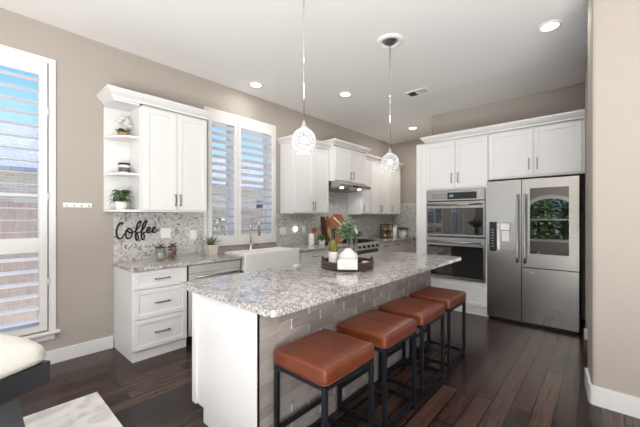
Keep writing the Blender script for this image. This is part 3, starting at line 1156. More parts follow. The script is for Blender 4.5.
def make_stool(label):
    root = thing('bar_stool', label, 'stool', (1.185, 1.022, 0), 0, 'bar stools along the island')
    mb = MB()
    mb.box(0, SW, 0, SD, 0.562, 0.654, 0.026, 5)
    bm = mb.bm
    for vtx in bm.verts:       # crown the cushion a little
        if vtx.co.z > 0.63:
            u, v_ = vtx.co.x / SW, vtx.co.y / SD
            vtx.co.z += 0.0
    mb.build('seat', M_LEATHER, root, smooth=False)
    mb = MB()
    q = 0.004
    loop = [(q, q, 0.572), (SW - q, q, 0.572), (SW - q, SD - q, 0.572), (q, SD - q, 0.572)]
    mb.tube([(0.018, 0.001, 0.574), (SW - 0.018, 0.001, 0.574), (SW - 0.001, 0.018, 0.574), (SW - 0.001, SD - 0.018, 0.574), (SW - 0.018, SD - 0.001, 0.574),
             (0.018, SD - 0.001, 0.574), (0.001, SD - 0.018, 0.574), (0.001, 0.018, 0.574)], 0.004, 6, closed=True)
    mb.build('welt', M_LEATHER_SEAM, root)
    mb = MB()
    mb.box(SW * 0.5 - 0.0015, SW * 0.5 + 0.0015, 0.02, SD - 0.02, 0.6535, 0.6548)
    mb.build('top_seam', M_LEATHER_SEAM, root)
    L = 0.026
    i0 = 0.008
    for x in (i0, SW - i0 - L):
        for y in (i0, SD - i0 - L):
            MB().box(x, x + L, y, y + L, 0, 0.56, 0.002).build('leg', M_DARKMETAL, root)
    mb = MB()
    for y in (i0, SD - i0 - L):
        mb.box(i0 + L, SW - i0 - L, y + 0.002, y + L - 0.002, 0.538, 0.56)
    for x in (i0, SW - i0 - L):
        mb.box(x + 0.002, x + L - 0.002, i0 + L, SD - i0 - L, 0.538, 0.56)
    mb.build('seat_frame', M_DARKMETAL, root)
    mb = MB()
    for y in (i0, SD - i0 - L):
        mb.box(i0 + L, SW - i0 - L, y + 0.002, y + L - 0.002, 0.03, 0.054)
    for x in (i0, SW - i0 - L):
        mb.box(x + 0.002, x + L - 0.002, i0 + L, SD - i0 - L, 0.03, 0.054)
    mb.build('floor_rail', M_DARKMETAL, root)
    mb = MB()
    mb.box(i0 + L, SW - i0 - L, SD - i0 - L + 0.002, SD - i0 - 0.002, 0.17, 0.194)
    mb.build('footrest', M_DARKMETAL, root)
    return root


stool = make_stool('cognac leather bar stool nearest the camera at the island end')
copy_thing(stool, (1.785, 1.027, 0), 'second cognac leather bar stool from the near end of the island')
copy_thing(stool, (2.365, 1.032, 0), 'third cognac leather bar stool from the near end of the island')
copy_thing(stool, (2.965, 1.036, 0), 'cognac leather bar stool at the far end of the island, nearest the oven')

# ------------------------------------------------------------------ ceiling fittings


def make_pendant(label, loc, drop):
    root = thing('pendant_lamp', label, 'pendant lamp', loc, 0, 'crystal pendant lamps over the island')
    c = MB().lathe([(0.0, -0.004), (0.085, -0.004), (0.09, -0.022), (0.125, -0.02), (0.14, -0.008), (0.142, 0.0)], seg=32).build('canopy', M_PLASTIC, root)
    MB().lathe([(0, -0.03), (0.05, -0.028), (0.07, -0.012), (0.078, -0.004)], seg=24).build('canopy_cup', M_NICKEL, c)
    zt = -drop                                     # centre of the globe
    MB().tube([(0, 0, -0.02), (0, 0, zt + 0.15)], 0.0045, 8).build('cord', M_CHROME, root)
    MB().lathe([(0.006, zt + 0.165), (0.012, zt + 0.16), (0.016, zt + 0.13), (0.03, zt + 0.112), (0.036, zt + 0.098), (0.0, zt + 0.098)], seg=18).build('cap', M_CHROME, root)
    # globe: onion shaped lattice with a bead at every crossing
    prof = []
    for k in range(13):
        a = R(158 - k * 138 / 12)
        prof.append((0.088 * math.sin(PI - a) if k else 0.03, zt + 0.002 + 0.1 * math.cos(PI - a) * (-1)))
    rows = 11
    fr = MB()
    bd = MB()
    P = lambda i, k: None
    nseg = 20

    def pt(i, k):
        a = R(20 + i * 125 / (rows - 1))            # from the top
        r = 0.088 * math.sin(a) ** 0.9
        z = zt + 0.006 + 0.098 * math.cos(a)
        ph = 2 * PI * (k + 0.5 * (i % 2)) / nseg
        return (r * math.cos(ph), r * math.sin(ph), z)
    for i in range(rows):
        for k in range(nseg):
            p0 = pt(i, k)
            bd.ball(p0, 0.0082 * (0.65 + 0.35 * math.sin(R(20 + i * 12.5))), 1)
            if i < rows - 1:
                for dk in (0, 1) if i % 2 else (0, -1):
                    fr.tube([p0, pt(i + 1, k + dk)], 0.0013, 4, cap=False)
    sh = fr.build('shade_frame', M_CHROME, root)
    bd.build('crystals', M_CRYSTAL, sh)
    MB().ball((0, 0, zt + 0.02), 0.026, 2).build('bulb', M_BULB, root, smooth=True)
    l = bpy.data.lights.new('pendant_light', 'POINT')
    l.energy = 0.12
    l.color = (1, 0.95, 0.88)
    l.shadow_soft_size = 0.03
    lo = bpy.data.objects.new('pendant_light', l)
    COL.objects.link(lo)
    lo.parent = root
    lo.location = (0, 0, zt - 0.03)
    return root


pend = make_pendant('crystal globe pendant lamp nearer the camera, hanging left', (1.69, 1.67, CEIL), 1.29)
far = copy_thing(pend, (2.961, 1.655, CEIL), 'crystal globe pendant lamp farther away, with its ceiling canopy in view')


def make_can(label, x, y):
    root = thing('recessed_light', label, 'ceiling light', (x, y, CEIL), 0, 'recessed ceiling lights')
    MB().lathe([(0.07, -0.004), (0.075, -0.012), (0.10, -0.008), (0.104, 0.0)], seg=28).build('trim_ring', M_PLASTIC, root)
    MB().lathe([(0, -0.006), (0.071, -0.004)], seg=28).build('lens', M_LENS, root)
    d = bpy.data.lights.new('can_light', 'AREA')
    d.shape = 'DISK'
    d.size = 0.14
    d.energy = CAN_POWER
    d.color = (1, 0.96, 0.90)
    lo = bpy.data.objects.new('can_light', d)
    COL.objects.link(lo)
    lo.parent = root
    lo.location = (0, 0, -0.012)
    return root


can = make_can('recessed ceiling light nearest the window wall, above the sink', 2.69, 3.60)
bright = [copy_thing(can, (3.79, 2.87, CEIL), 'recessed ceiling light between the two pendant cords')]
bright.append(copy_thing(can, (6.17, 2.92, CEIL), 'farthest recessed ceiling light, near the oven cabinet corner'))
bright.append(copy_thing(can, (3.76, 0.37, CEIL), 'largest recessed ceiling light, at upper right before the fridge'))
for o, e in zip(bright, (9, 16, 5)):
    for ch in o.children:
        if ch.type == 'LIGHT':
            ch.data = ch.data.copy()
            ch.data.energy = e
for q, (x, y) in enumerate(((-0.6, 2.6), (-0.6, 0.0), (-2.8, 2.2), (-2.8, -0.6), (1.2, -1.6))):  # unseen ceiling lights added out of view for soft fill from above
    copy_thing(can, (x, y, CEIL), 'added unseen recessed ceiling light out of view, filling the room')

root = thing('ceiling_vent', 'white rectangular air vent in the ceiling between far pendant and fridge', 'vent', (4.457, 2.03, CEIL), 0)
mb = MB()
a, b = 0.115, 0.165
for q in ((-a, a, -b, -b + 0.025), (-a, a, b - 0.025, b), (-a, -a + 0.025, -b + 0.025, b - 0.025), (a - 0.025, a, -b + 0.025, b - 0.025)):
    mb.box(*q, -0.012, 0, 0.002)
mb.build('frame', M_PLASTIC, root)
MB().box(-a + 0.02, a - 0.02, -b + 0.02, b - 0.02, -0.003, -0.001).build('duct', M_BLACK, root)
mb = MB()
for k in range(9):
    y = -b + 0.037 + k * 0.032
    tl_ = 0.010 if k < 5 else -0.010
    mb.prism([(y, -0.003), (y + 0.002, -0.003), (y + 0.002 + tl_, -0.013), (y + tl_, -0.013)], 'x', -a + 0.025, a - 0.025)
mb.build('slats', M_PLASTIC, root)

# ------------------------------------------------------------------ coffee corner
STROKES = [
    [(1.139, 1.336), (1.141, 1.355), (1.127, 1.357), (1.106, 1.337), (1.09, 1.3), (1.084, 1.256), (1.088, 1.216), (1.103, 1.189), (1.127, 1.183), (1.146, 1.205), (1.166, 1.24)],
    [(1.207, 1.293), (1.182, 1.271), (1.174, 1.23), (1.182, 1.189), (1.203, 1.179), (1.227, 1.196), (1.239, 1.237), (1.231, 1.274), (1.207, 1.293), (1.19, 1.27), (1.211, 1.247), (1.243, 1.249), (1.268, 1.259)],
    [(1.268, 1.259), (1.298, 1.29), (1.323, 1.336), (1.33, 1.368), (1.315, 1.369), (1.293, 1.336), (1.278, 1.277), (1.272, 1.217), (1.277, 1.171), (1.289, 1.155), (1.302, 1.174), (1.298, 1.211), (1.285, 1.232), (1.315, 1.246), (1.34, 1.261)],
    [(1.34, 1.261), (1.366, 1.302), (1.385, 1.344), (1.392, 1.372), (1.377, 1.37), (1.353, 1.335), (1.339, 1.275), (1.334, 1.214), (1.338, 1.172), (1.351, 1.162), (1.366, 1.18), (1.362, 1.213), (1.349, 1.233), (1.375, 1.241), (1.392, 1.259)],
    [(1.392, 1.259), (1.419, 1.268), (1.432, 1.291), (1.419, 1.301), (1.398, 1.285), (1.392, 1.254), (1.405, 1.237), (1.428, 1.242), (1.454, 1.262)],
    [(1.454, 1.262), (1.479, 1.271), (1.486, 1.295), (1.473, 1.3), (1.454, 1.281), (1.452, 1.252), (1.468, 1.238), (1.491, 1.246), (1.512, 1.279)]]
mb = MB()
for st in STROKES:
    pts = []
    n = len(st)
    for i in range(n - 1):       # Catmull-Rom
        p0, p1, p2, p3 = (Vector(st[max(i - 1, 0)]), Vector(st[i]), Vector(st[i + 1]), Vector(st[min(i + 2, n - 1)]))
        for k in range(5):
            q = k / 5
            v_ = 0.5 * (2 * p1 + (p2 - p0) * q + (2 * p0 - 5 * p1 + 4 * p2 - p3) * q * q + (3 * p1 - p0 - 3 * p2 + p3) * q ** 3)
            pts.append(v_)
    pts.append(Vector(st[-1]))
    rs = []
    for i, p in enumerate(pts):
        dz = pts[min(i + 1, len(pts) - 1)].y - pts[max(i - 1, 0)].y
        rs.append(0.0095 if dz < 0 else 0.0075)
    mb.tube([(p.x, W - 0.0225, p.y) for p in pts], rs, 8)
tag(mb.build('coffee_sign', M_IRON), 'black cursive word sign reading Coffee on the tile', 'sign')


def jar(label, x, y, r, h, fill, fm):
    root = thing('glass_jar', label, 'jar', (x, y, CT), 0)
    MB().lathe([(0, 0.002), (r, 0.0), (r, h), (r * 0.94, h), (r * 0.94, 0.006), (0, 0.006)], seg=22).build('glass_body', M_GLASS, root)
    MB().lathe([(0, 0.007), (r * 0.9, 0.007), (r * 0.9, h * fill), (0, h * fill + 0.006)], seg=20).build('contents', fm, root)
    MB().lathe([(0, h + 0.001), (r * 1.06, h + 0.001), (r * 1.06, h + 0.018), (0, h + 0.02)], seg=22).build('lid', M_WALNUT, root)
    mb = MB()
    rnd = random.Random(int(x * 100))
    for k in range(5):
        a = rnd.uniform(0, 2 * PI)
        mb.tube([(0.01 * math.cos(a), 0.01 * math.sin(a), h + 0.02), (0.5 * r * math.cos(a), 0.5 * r * math.sin(a), h + 0.035), (r * math.cos(a), r * math.sin(a), h + 0.05)], 0.004, 5)
    mb.ball((0, 0, h + 0.028), 0.014, 2)
    mb.build('lid_ornament', M_WALNUT, root)
    return root


M_SUGAR = mat('pale_sugar', srgb(226, 214, 198), 0.8)
M_PODS = mat('copper_coffee_pods', srgb(140, 84, 62), 0.6)
NTp = NT(M_PODS)
NTp.col(NTp.ramp(NTp.noise(NTp.coords(), 45, 2), [(0.38, srgb(70, 42, 34)), (0.5, srgb(160, 102, 80)), (0.62, srgb(220, 190, 168))]))
jar('wide glass jar of pale sugar below the coffee sign', 1.49, 3.80, 0.052, 0.13, 0.6, M_SUGAR)
jar('narrower glass jar of brown coffee pods, right of the sugar jar', 1.625, 3.80, 0.044, 0.13, 0.85, M_PODS)


def outlet(label, x, z, w=0.075, h=0.118, night=False, gangs=1):
    root = thing('wall_outlet', label, 'outlet', (x, W - 0.012, z), 0)
    MB().box(-w / 2, w / 2, -0.006, 0, -h / 2, h / 2, 0.002, 2).build('plate', M_PLASTIC, root)
    mb = MB()
    for g in range(gangs):
        gx = (g - (gangs - 1) / 2) * 0.046
        for q in (-1, 1):
            mb.box(gx - 0.014, gx + 0.014, -0.009, -0.005, q * 0.026 - 0.016, q * 0.026 + 0.016, 0.003)
    mb.build('socket', M_PLASTIC, root)
    if night:
        MB().box(-0.025, 0.025, -0.05, -0.0095, -0.02, 0.05, 0.008, 2).build('night_light', M_NIGHT, root)
    return root


outlet('white double outlet on the tile between sign and jars', 1.61, 1.225, 0.12, 0.12, gangs=2)
outlet('white outlet on the mosaic tile near the left edge of the sink window', 1.955, 1.19, 0.085)
outlet('white double outlet just right of the sink window', 3.50, 1.19, 0.12, gangs=2)
outlet('white outlet with a lit plug-in night light', 3.77, 1.20, night=True)
outlet('white outlet just left of the utensil crock', 3.99, 1.20)

# key rail
root = thing('key_rail', 'narrow white key hook rail on the tan wall between window and shelf', 'hook rail', (0.63, W, 1.515), 0)
MB().box(0, 0.235, -0.016, 0, 0, 0.048, 0.003).build('board', M_PLASTIC, root)
for k in range(4):
    x = 0.025 + 0.06 * k
    MB().tube([(x, -0.016, 0.026), (x, -0.026, 0.024), (x, -0.03, 0.014), (x, -0.036, 0.02)], 0.004, 6).build('hook', M_NICKEL, root)


def pot_plant(name, label, loc, r, h, lm, pm, n, ln, wd, spread=1.0, tall=1.0, taper=0.82, seed=1, up=0.6, petals=0, droop=0.5, stem=True):
    root = thing(name, label, 'plant', loc, 0)
    MB().lathe([(0, 0), (r * taper, 0), (r, h), (r * 0.9, h), (r * 0.86, h * 0.85), (0, h * 0.85)], seg=22).build('pot', pm, root)
    MB().lathe([(r * 0.86, h * 0.86), (0, h * 0.88)], seg=18).build('soil', M_SOIL, root)
    rnd = random.Random(seed)
    mb = MB()
    sm = MB()
    for k in range(n):
        a = rnd.uniform(0, 2 * PI)
        rad = r * rnd.uniform(0, 0.8) * spread
        zb = h * 0.9 + ln * tall * rnd.uniform(0.0, 0.9)
        base = (rad * math.cos(a), rad * math.sin(a), zb)
        e = rnd.uniform(0.1, 1) * up
        mb.leaf(base, (math.cos(a + rnd.uniform(-.5, .5)), math.sin(a + rnd.uniform(-.5, .5)), e), ln * rnd.uniform(0.7, 1.1), wd * rnd.uniform(0.8, 1.2), droop)
        if k % 3 == 0:
            sm.tube([(rad * 0.3 * math.cos(a), rad * 0.3 * math.sin(a), h * 0.86), base], 0.0018, 4)
    mb.build('leaves', lm, root, recalc=False)
    if stem:
        sm.build('stems', lm, root)
    else:
        sm.bm.free()
    if petals:
        fm = MB()
        for k in range(petals):
            a = 2 * PI * k / petals * 1.618 * 2
            q = math.sqrt((k + 0.5) / petals)
            c = Vector((r * 1.25 * q * math.cos(a), r * 1.2 * q * math.sin(a), h + ln * 1.3 + 0.075 * (1 - q * q)))
            for j in range(9):
                b_ = 2 * PI * j / 9
                fm.leaf(c, (math.cos(b_), math.sin(b_), 0.7 + 0.5 * (j % 2)), 0.042, 0.036, 0.1)
            fm.ball(c + Vector((0, 0, 0.008)), 0.012, 1)
        fm.build('flowers', M_PETAL, root, recalc=False)
    return root


SH = [UZ + 0.0225, UZ + 0.4055, UZ + 0.7955]
pot_plant('potted_flowers', 'white flowers in a small jute pot on the upper corner shelf', (1.105, 3.79, SH[2]), 0.052, 0.045, M_LEAF, M_JUTE, 34, 0.05, 0.032, seed=3, petals=14)
pot_plant('potted_plant', 'bushy green plant in a white pot on the lowest corner shelf', (1.085, 3.785, SH[0]), 0.06, 0.085, M_LEAF, M_CERAM, 110, 0.07, 0.04, seed=4, spread=1.2, tall=2.0)
M_GREYLABEL = mat('grey_label_band', srgb(96, 92, 90), 0.5)
root = thing('small_canister', 'small white canister with dark bands on the middle corner shelf', 'canister', (1.125, 3.82, SH[1]))
MB().lathe([(0, 0), (0.052, 0), (0.054, 0.004), (0.054, 0.095), (0, 0.095)], seg=24).build('jar_body', M_CERAM, root)
MB().lathe([(0.0545, 0.02), (0.0552, 0.021), (0.0552, 0.066), (0.0545, 0.067)], seg=24).build('label_band', M_GREYLABEL, root)
MB().lathe([(0, 0.0955), (0.056, 0.0955), (0.056, 0.115), (0, 0.118)], seg=24).build('lid', M_BLACK, root)

# succulent in its square pot by the window
root = thing('potted_succulent', 'spiky succulent in a pale square pot left of the sink', 'plant', (2.115, 3.79, CT))
mb = MB()
mb.prism([(-0.055, 0), (0.055, 0), (0.068, 0.13), (-0.068, 0.13)], 'y', -0.06, 0.06)
mb.build('pot', M_STONEPOT, root)
MB().box(-0.058, 0.058, -0.054, 0.054, 0.128, 0.133).build('soil', M_SOIL, root)
mb = MB()
rnd = random.Random(5)
for k in range(26):
    a = 2 * PI * k / 26 * 7
    e = 0.35 + 1.6 * (k / 26)
    mb.leaf((0.01 * math.cos(a), 0.01 * math.sin(a), 0.13), (math.cos(a), math.sin(a), e), rnd.uniform(0.12, 0.19), 0.02, 0.12)
mb.build('leaves', M_AGAVE, root, recalc=False)

# ------------------------------------------------------------------ counter right of the sink
root = thing('utensil_crock', 'white utensil crock with wooden spoons right of the window', 'crock', (4.02, 3.79, CT))
MB().lathe([(0, 0), (0.05, 0), (0.052, 0.01), (0.052, 0.20), (0.045, 0.20), (0.045, 0.02), (0, 0.02)], seg=24).build('crock_body', M_CERAM, root)
rnd = random.Random(8)
for k in range(5):
    a = -0.6 + 0.35 * k
    dx, dy = 0.10 * math.cos(a), 0.05 * math.sin(a)
    mb = MB()
    mb.tube([(dx * 0.1, dy * 0.1, 0.03), (dx * 1.0, dy, 0.235)], 0.005, 6)
    mb.ball((0, 0, 0), 0.026, 2)
    vs = [v_ for v_ in mb.bm.verts if v_.co.length < 0.03 and abs(v_.co.length - 0.026) < 0.001 and v_.co.z < 0.0261 and (v_.co - Vector((dx, dy, 0.24))).length > 0.1]
    for v_ in vs:
        v_.co = Vector((v_.co.x * 0.95 + dx * 1.12, v_.co.y * 0.35 + dy * 1.1, v_.co.z * 1.5 + 0.265))
    mb.build('wooden_spoon', M_ORANGEWOOD, root)
pot_plant('potted_herb', 'small leafy plant in a white pot in front of the utensil crock', (4.13, 3.64, CT), 0.062, 0.10, M_LEAF, M_CERAM, 60, 0.075, 0.034, seed=11, spread=1.4)
for k, (lab, m, dx) in enumerate((('black bound book lying under the other left of the range', M_BLACK, 0.0), ('dark grey book lying on top of the black one left of the range', M_CHARCOAL, 0.012))):
    root = thing('book', lab, 'book', (4.21 + dx, 3.56, CT + 0.031 * k), 0.05 * k)
    mb = MB()
    mb.box(0, 0.24, 0, 0.17, 0, 0.004)
    mb.box(0, 0.24, 0, 0.17, 0.026, 0.030)
    mb.box(0, 0.006, 0, 0.17, 0.004, 0.026)
    mb.build('cover', m, root)
    MB().box(0.006, 0.234, 0.004, 0.166, 0.004, 0.026).build('pages', M_PETAL, root)


def board(label, x, y, w, h, th, m, lean, z=CT, handle=None, rz=0.0):
    """a cutting board standing on its lower edge and leaning back on the wall"""
    root = thing('cutting_board', label, 'cutting board', (x, y, z + 0.003))
    root.rotation_euler = (-lean, 0, rz)
    mb = MB()
    mb.box(-w / 2, w / 2, 0, th, 0, h, 0.004, 2)
    mb.build('board_panel', m, root)
    if handle:
        MB().box(-0.025, 0.025, 0.002, th - 0.002, h - 0.003, h + handle, 0.006, 2).build('handle', m, root)
    return root


board('tall dark walnut cutting board leaning on the tile left of the others', 4.50, 3.868, 0.115, 0.50, 0.02, M_WALNUT, R(8))
board('reddish wooden cutting board leaning beside the dark walnut one', 4.64, 3.838, 0.15, 0.44, 0.02, M_CHERRY, R(11), handle=0.08)


def round_board(label, x, y, zc, r, m, tail, strap):
    root = thing('round_board', label, 'cutting board', (x, y, CT + 0.004))
    root.rotation_euler = (R(-9), 0, R(-20))
    mb = MB()
    poly = [(r * math.cos(2 * PI * k / 36), zc + r * math.sin(2 * PI * k / 36)) for k in range(36)]
    mb.prism(poly, 'y', 0, 0.018)
    mb.build('board_panel', m, root)
    if tail:
        MB().box(-0.03, 0.03, 0.001, 0.017, 0.0, zc - r + 0.01, 0.005, 2).build('handle', m, root)
    if strap:
        MB().prism([(-0.09, zc + 0.08), (-0.07, zc + 0.10), (0.10, zc - 0.055), (0.08, zc - 0.075)], 'y', -0.004, 0.0).build('strap', M_PETAL, root)
    return root


round_board('round reddish paddle board with a pale strap, in front of the golden board', 4.585, 3.615, 0.40, 0.155, M_CHERRY, True, True)
round_board('large round golden wooden board, lower and behind the reddish paddle', 4.60, 3.655, 0.205, 0.2, M_OAK, False, False)

# pedestal with white bottle and greenery on the range
root = thing('wooden_pedestal', 'round wooden pedestal tray standing on the range', 'pedestal', (5.11, 3.62, 0.963))
MB().lathe([(0, 0), (0.06, 0), (0.055, 0.012), (0.02, 0.03), (0.02, 0.055), (0.05, 0.07), (0.115, 0.085), (0.12, 0.105), (0.11, 0.105), (0.105, 0.09), (0, 0.09)], seg=28).build('tray_body', M_WALNUT, root)
root = thing('white_bottle', 'white ceramic bottle on the wooden pedestal with greenery', 'bottle', (5.11, 3.62, 1.054))
MB().lathe([(0, 0), (0.05, 0), (0.062, 0.03), (0.055, 0.075), (0.025, 0.12), (0.016, 0.16), (0.02, 0.185), (0, 0.185)], seg=24).build('bottle_body', M_CERAM, root)
root = thing('greenery_garland', 'sprig of green leaves draped around the white bottle', 'garland', (5.11, 3.62, 1.054))
mb = MB()
rnd = random.Random(21)
for k in range(46):
    a = rnd.uniform(0, 2 * PI)
    rr_ = rnd.uniform(0.07, 0.10)
    mb.leaf((rr_ * math.cos(a), rr_ * math.sin(a), rnd.uniform(0.004, 0.05)), (math.cos(a), math.sin(a), rnd.uniform(0.2, 1.6)), rnd.uniform(0.05, 0.11), 0.03, 0.2)
mb.build('leaves', M_LEAF, root, recalc=False)
mb = MB()
mb.tube([(0.085 * math.cos(2 * PI * k / 20), 0.085 * math.sin(2 * PI * k / 20), 0.006) for k in range(20)], 0.004, 6, closed=True)
mb.build('stem', M_LEAF, root)

# far worktop: wire rack with copper mugs, canister, white pot
root = thing('wire_rack', 'dark wire rack holding copper mugs on the far worktop', 'rack', (6.50, 3.70, CT))
mb = MB()
for zq in (0.01, 0.16, 0.31):
    mb.tube([(0, 0, zq), (0.25, 0, zq), (0.25, 0.18, zq), (0, 0.18, zq)], 0.008, 6, closed=True)
for x, y in ((0, 0), (0.25, 0), (0, 0.18), (0.25, 0.18)):
    mb.tube([(x, y, 0), (x, y, 0.33)], 0.009, 6)
mb.build('frame', M_IRON, root)
for zq in (0.012, 0.162):
    MB().box(0.004, 0.246, 0.004, 0.176, zq - 0.006, zq + 0.004).build('shelf', M_WALNUT, root)
M_COPPER = mat('copper', srgb(226, 172, 142), 0.3, 0.9)


def mug(label, x, z):
    r = thing('copper_mug', label, 'mug', (x, 3.79, z), 0, 'copper mugs in the wire rack')
    MB().lathe([(0, 0), (0.042, 0), (0.046, 0.012), (0.044, 0.095), (0.040, 0.095), (0.040, 0.012), (0, 0.012)], seg=20).build('mug_body', M_COPPER, r)
    MB().tube([(0.043, 0, 0.08), (0.07, 0, 0.075), (0.072, 0, 0.035), (0.044, 0, 0.025)], 0.005, 6).build('handle', M_COPPER, r)
    return r


mg = mug('copper mug on the lower left of the dark wire rack', 6.55, CT + 0.0165)
copy_thing(mg, (6.67, 3.79, CT + 0.0165), 'copper mug on the lower right of the dark wire rack')
copy_thing(mg, (6.55, 3.79, CT + 0.1665), 'copper mug on the upper left of the dark wire rack')
copy_thing(mg, (6.67, 3.79, CT + 0.1665), 'copper mug on the upper right of the dark wire rack')
root = thing('white_canister', 'tall white canister between the wire rack and the potted plant', 'canister', (6.93, 3.78, CT))
MB().lathe([(0, 0), (0.085, 0), (0.088, 0.01), (0.088, 0.25), (0, 0.25)], seg=26).build('canister_body', M_CERAM, root)
MB().lathe([(0, 0.2505), (0.09, 0.2505), (0.09, 0.285), (0.03, 0.29), (0, 0.29)], seg=26).build('lid', M_CERAM, root)
pot_plant('potted_plant', 'green plant in a white tapered pot at the far end of the worktop', (6.97, 3.55, CT), 0.105, 0.18, M_LEAF, M_CERAM, 70, 0.09, 0.05, seed=15, taper=0.7, spread=1.0)

# ------------------------------------------------------------------ island tray
TCX, TCY = 2.49, 1.86
root = thing('woven_tray', 'round dark woven tray on the island worktop', 'tray', (TCX, TCY, IT))
r = 0.245
MB().lathe([(0, 0.001), (r - 0.012, 0.0), (r - 0.012, 0.012), (0, 0.012)], seg=40).build('tray_base', M_TRAY, root)
mb = MB()
for q in range(4):
    mb.tube([((r + 0.004 * math.sin(6 * PI * k / 20 + q * 2)) * math.cos(2 * PI * k / 60), (r + 0.004 * math.sin(6 * PI * k / 20 + q * 2)) * math.sin(2 * PI * k / 60), 0.012 + 0.018 * q) for k in range(60)], 0.0105, 6, closed=True)
mb.build('rim', M_TRAY, root)
for s in (0, PI):
    mb = MB()
    pts = []
    for k in range(9):
        a = s + R(-52) + R(-22 + 44 * k / 8)
        pts.append(((r + 0.004) * math.cos(a), (r + 0.004) * math.sin(a), 0.07 + 0.035 * math.sin(PI * k / 8)))
    mb.tube(pts, 0.009, 8)
    mb.build('handle', M_TRAY, root)
TB = IT + 0.0125
root = thing('wine_bottle', 'wine bottle with dark neck and white label on the tray', 'bottle', (2.44, 2.0, TB))
MB().lathe([(0, 0), (0.042, 0), (0.045, 0.008), (0.045, 0.205), (0.036, 0.235), (0.019, 0.26), (0.017, 0.29), (0, 0.29)], seg=24).build('bottle_body', M_BOTTLE, root)
MB().lathe([(0.0455, 0.03), (0.0462, 0.032), (0.0462, 0.135), (0.0455, 0.137)], seg=24).build('label', M_PETAL, root)
MB().lathe([(0.0195, 0.262), (0.0185, 0.29), (0.0185, 0.365), (0, 0.366)], seg=18).build('capsule', M_BLACK, root)
root = thing('round_vase', 'squat round white vase on the tray, in front of the greenery', 'vase', (2.49, 1.85, TB))
MB().lathe([(0, 0), (0.05, 0), (0.085, 0.03), (0.098, 0.075), (0.088, 0.12), (0.05, 0.152), (0.036, 0.16), (0.038, 0.172), (0.03, 0.172), (0.03, 0.15), (0, 0.13)], seg=32).build('vase_body', M_CERAM, root)
root = thing('glass_vase', 'clear glass cylinder vase of eucalyptus behind the white vase', 'vase', (2.655, 1.925, TB))
MB().lathe([(0, 0), (0.052, 0), (0.056, 0.27), (0.052, 0.27), (0.048, 0.008), (0, 0.008)], seg=28).build('glass_body', M_GLASS, root)
root = thing('eucalyptus_bouquet', 'bunch of eucalyptus branches standing in the glass vase', 'plant', (2.655, 1.925, TB + 0.01))
mb = MB()
sm = MB()
rnd = random.Random(31)
for k in range(22):
    a = 2.3 + rnd.uniform(-1.6, 1.6)
    tilt = rnd.uniform(0.05, 0.72)
    ln = rnd.uniform(0.34, 0.5)
    base = Vector((0.028 * math.cos(a + 2.5), 0.028 * math.sin(a + 2.5), 0.012))
    mid = Vector((0.03 * math.cos(a), 0.03 * math.sin(a), 0.27))
    tip = mid + Vector((math.cos(a) * math.sin(tilt), math.sin(a) * math.sin(tilt), math.cos(tilt) * 0.8)) * (ln - 0.20)
    tip.z -= 0.16 * tilt
    sm.tube([base, mid, tip], 0.0022, 5)
    n = 9
    for j in range(n):
        q = j / (n - 1)
        p = mid.lerp(tip, q)
        for sgn in (-1, 1):
            b_ = a + sgn * 1.3 + rnd.uniform(-.6, .6)
            mb.leaf(p, (math.cos(b_), math.sin(b_), rnd.uniform(-0.3, 0.7)), rnd.uniform(0.035, 0.06), 0.032, 0.2)
mb.build('leaves', M_EUCA, root, recalc=False)
sm.build('stems', M_EUCA, root)
M_LINEN = mat('white_linen', srgb(238, 235, 228), 0.85)
root = thing('folded_towel', 'white folded towel draped over the front rim of the tray', 'towel', (2.49 - 0.245 * 0.80, 1.86 - 0.245 * 0.60, TB), R(-53))
mb = MB()
for q in range(2):
    mb.prism([(-0.034 - 0.008 * q, 0.012), (-0.022 - 0.008 * q, 0.012), (-0.018 - 0.006 * q, 0.074 + 0.008 * q), (-0.010, 0.083 + 0.008 * q), (0.014, 0.081 + 0.008 * q), (0.05, 0.062 + 0.008 * q),
              (0.05, 0.069 + 0.008 * q), (0.014, 0.0885 + 0.008 * q), (-0.014, 0.0905 + 0.008 * q), (-0.026 - 0.008 * q, 0.08 + 0.008 * q)], 'x', -0.09 + 0.004 * q, 0.09 - 0.004 * q)
mb.build('towel_folds', M_LINEN, root)
root = thing('candle', 'small cream candle cup at the right side of the tray', 'candle', (2.56, 1.695, TB))
MB().lathe([(0, 0), (0.032, 0), (0.034, 0.055), (0.03, 0.055), (0.03, 0.045), (0, 0.045)], seg=20).build('cup', M_STONEPOT, root)
MB().tube([(0, 0, 0.045), (0, 0, 0.06)], 0.0015, 5).build('wick', M_BLACK, root)

# ------------------------------------------------------------------ rug and bench at the near left
root = MB().box(-1.7, 0.70, 1.3, 3.035, 0.0, 0.012, 0.004).build('area_rug', M_RUG)
tag(root, 'pale grey and white patterned rug on the dark floor at lower left', 'rug')

root = thing('upholstered_bench', 'cream cushioned bench with black apron at the lower left corner', 'bench', (0.301, 2.215, 0.0125), R(28.5))
BL, BW = 1.10, 0.50
BT = 0.632
mb = MB()
nx, ny = 28, 16
grid = {}


def pillow(q):
    return 0.5 * (1 - abs(2 * q - 1) ** 16) ** 0.4 + 0.5 * (1 - abs(2 * q - 1) ** 2.5)


